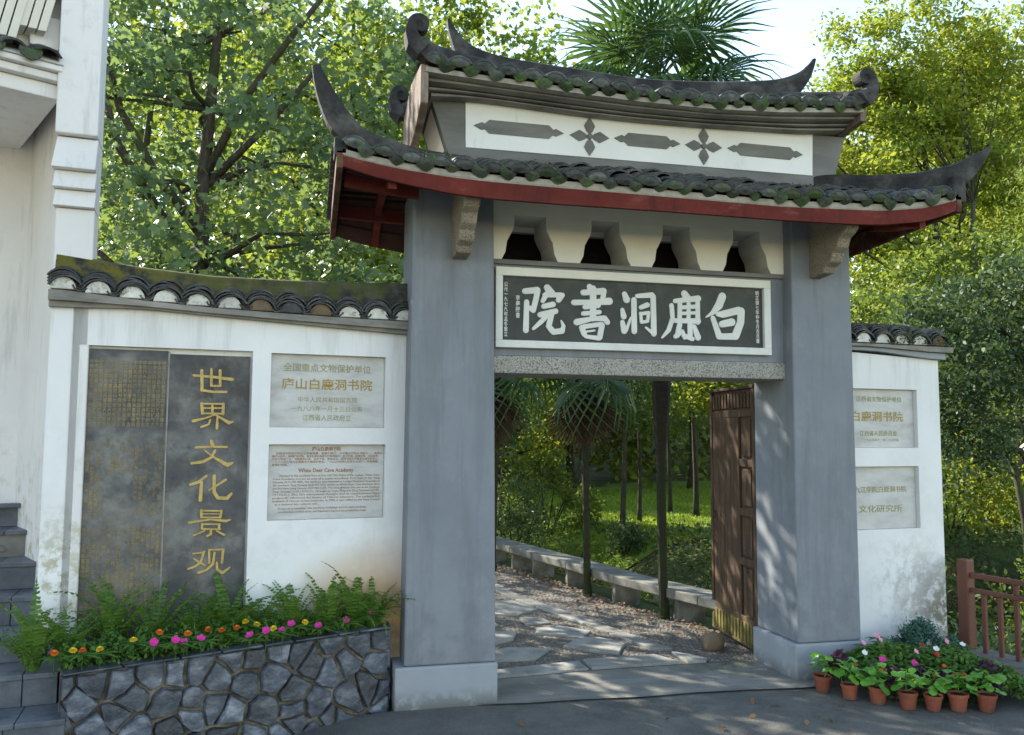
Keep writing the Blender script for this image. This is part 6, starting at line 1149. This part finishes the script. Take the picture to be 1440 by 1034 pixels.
# far wood closing the view
g = np.random.default_rng(77); pts = []; hue = []
K = 1500
for k in range(K):
    a = g.uniform(-.62, .98); d = g.uniform(24, 56) if k % 3 else g.uniform(24, 34); x, y = d * math.tan(a), d
    top_ = 5.0 if -.15 < a < .24 and d < 38 else 99
    top = 8.5 + 2.5 * math.sin(a * 9) + d * .05
    ru = x / y; top = min(top, top_)
    if .22 < ru < .66: top = min(top, 1.74 + .36 * y - 1.0) * (.88 if ru < .5 else .95)
    zz = ground_z(x, y); z = zz + .3 + (max(top, zz + 3) - zz) * g.random() ** .8
    if .22 < ru < .66 and (z - 1.74) / y > .36: continue
    c = np.array([x, y, z]); pts.append(c + g.normal(size=(52, 3)) * np.array([.75, .6, .45])); hue.append(np.full(52, g.random()) * .6 + g.random(52) * .4)
nlo = len(pts)
for k in range(2100):      # high far crowns closing the view over the left wall and at the far right
    a = g.uniform(-.5, .26) if k % 4 else g.uniform(.64, .84); d = g.uniform(39, 58); x, y = d * math.tan(a), d; c = np.array([x, y, 2 + (min(.50, .36 + (y - 38) * .012) * y if a < .16 else (.40 if a < .5 else .50) * y) * g.random() ** .7])
    pts.append(c + g.normal(size=(52, 3)) * np.array([1.1, .8, .7])); hue.append(np.full(52, g.random()) * .6 + g.random(52) * .4)
nhi = len(pts)
for k in range(260):      # thicket on the far side of the lawn
    a = g.uniform(.18, .62); d = g.uniform(21.5, 28); x, y = d * math.tan(a), d
    if inside(lawn, x, y - .5): continue
    c = np.array([x, y, ground_z(x, y) + .2 + 3.0 * g.random()]); pts.append(c + g.normal(size=(52, 3)) * np.array([.6, .5, .4])); hue.append(np.full(52, g.random()) * .6 + g.random(52) * .4)
szs = np.full(len(pts) * 52, .30); szs[nlo * 52:nhi * 52] = .42
me = leafmesh('far_wood', np.concatenate(pts), szs, T_OVAL, M['farleaf'], .7, .3, np.concatenate(hue), g); setp(link('far_wood', me), 'dense far wooded slope behind all the nearer trees', 'woodland', kind='stuff')
rr = random.Random(15)
for k in range(9):
    a = rr.uniform(-.3, .95); d = rr.uniform(21, 30); x, y = d * math.tan(a), d
    if .2 < x / y < .54: continue
    t = thing('bare_trunk', 'dark thin trunk standing in the shade of the far wood', 'tree trunk', (x, y, ground_z(x, y)), 'far trunks in the wood'); b = MB(); z = ground_z(x, y); hh = 1.74 + .30 * y if .2 < x / y < .66 else 10
    b.tube([(x, y, z - .2), (x + rr.uniform(-.2, .2), y, z + 3), (x + rr.uniform(-.5, .5), y, hh)], [.16, .12, .06], 6); b.build('trunk', M['bark'], t)
# undergrowth, litter
g = np.random.default_rng(78); pts = []
while len(pts) < 15000:
    x, y = g.uniform(2.8, 8), g.uniform(6.6, 13)
    if x < benchx(y) + .42 or (x > 5.5 and y < 7): continue
    if math.sin(x * 2.1) + math.sin(y * 1.7 + 2) + g.normal() * .8 > .0 or y < 10: pts.append((x, y, ground_z(x, y) + .03 + abs(g.normal()) * .06))
me = leafmesh('ditch_ground_cover', np.array(pts), .055, T_OVAL, M['midleaf'], 1.0, rnd=g); setp(link('ditch_ground_cover', me), 'green ground cover growing in the ditch behind the bench', 'ground cover', kind='stuff')
pts = []
while len(pts) < 9000:
    x, y = g.uniform(2.8, 10), g.uniform(9.5, 13.4)
    if x < benchx(y) + .4 or (x > 5.5 and y < 8): continue
    pts.append((x, y, ground_z(x, y) + .02 + abs(g.normal()) * .012))
for _ in range(260):
    y = g.uniform(6.6, 12); x = benchx(y) - abs(g.normal()) * .25; pts.append((x, y, .035))
for _ in range(50): x, y = g.uniform(-.5, 4.9), g.uniform(3.6, 5.3); pts.append((x, y, .012 + roadz(x)))
me = leafmesh('leaf_litter', np.array(pts), .05, T_OVAL, M['litter'], 2.2, rnd=g); setp(link('leaf_litter', me), 'brown fallen leaves on the ditch bank and path edge', 'leaf litter', kind='stuff')
pts = []
for _ in range(14000):
    x, y = g.uniform(5.6, 15), g.uniform(5, 14); 
    if y < 5.8 and x < 6: continue
    pts.append((x, y, ground_z(x, y) + .03 + abs(g.normal()) * .10))
me = leafmesh('valley_ground_cover', np.array(pts), .10, T_OVAL, M['darkleaf'], 1.0, rnd=g); setp(link('valley_ground_cover', me), 'dark ground cover on the slope behind the railing', 'ground cover', kind='stuff')
b = MB()
for (x, y) in ((1.0, 4.9),): pass
print('OBJECTS', len(bpy.data.objects), 'TRIS', sum(sum(len(p.vertices) - 2 for p in m_.polygons) for m_ in bpy.data.meshes))
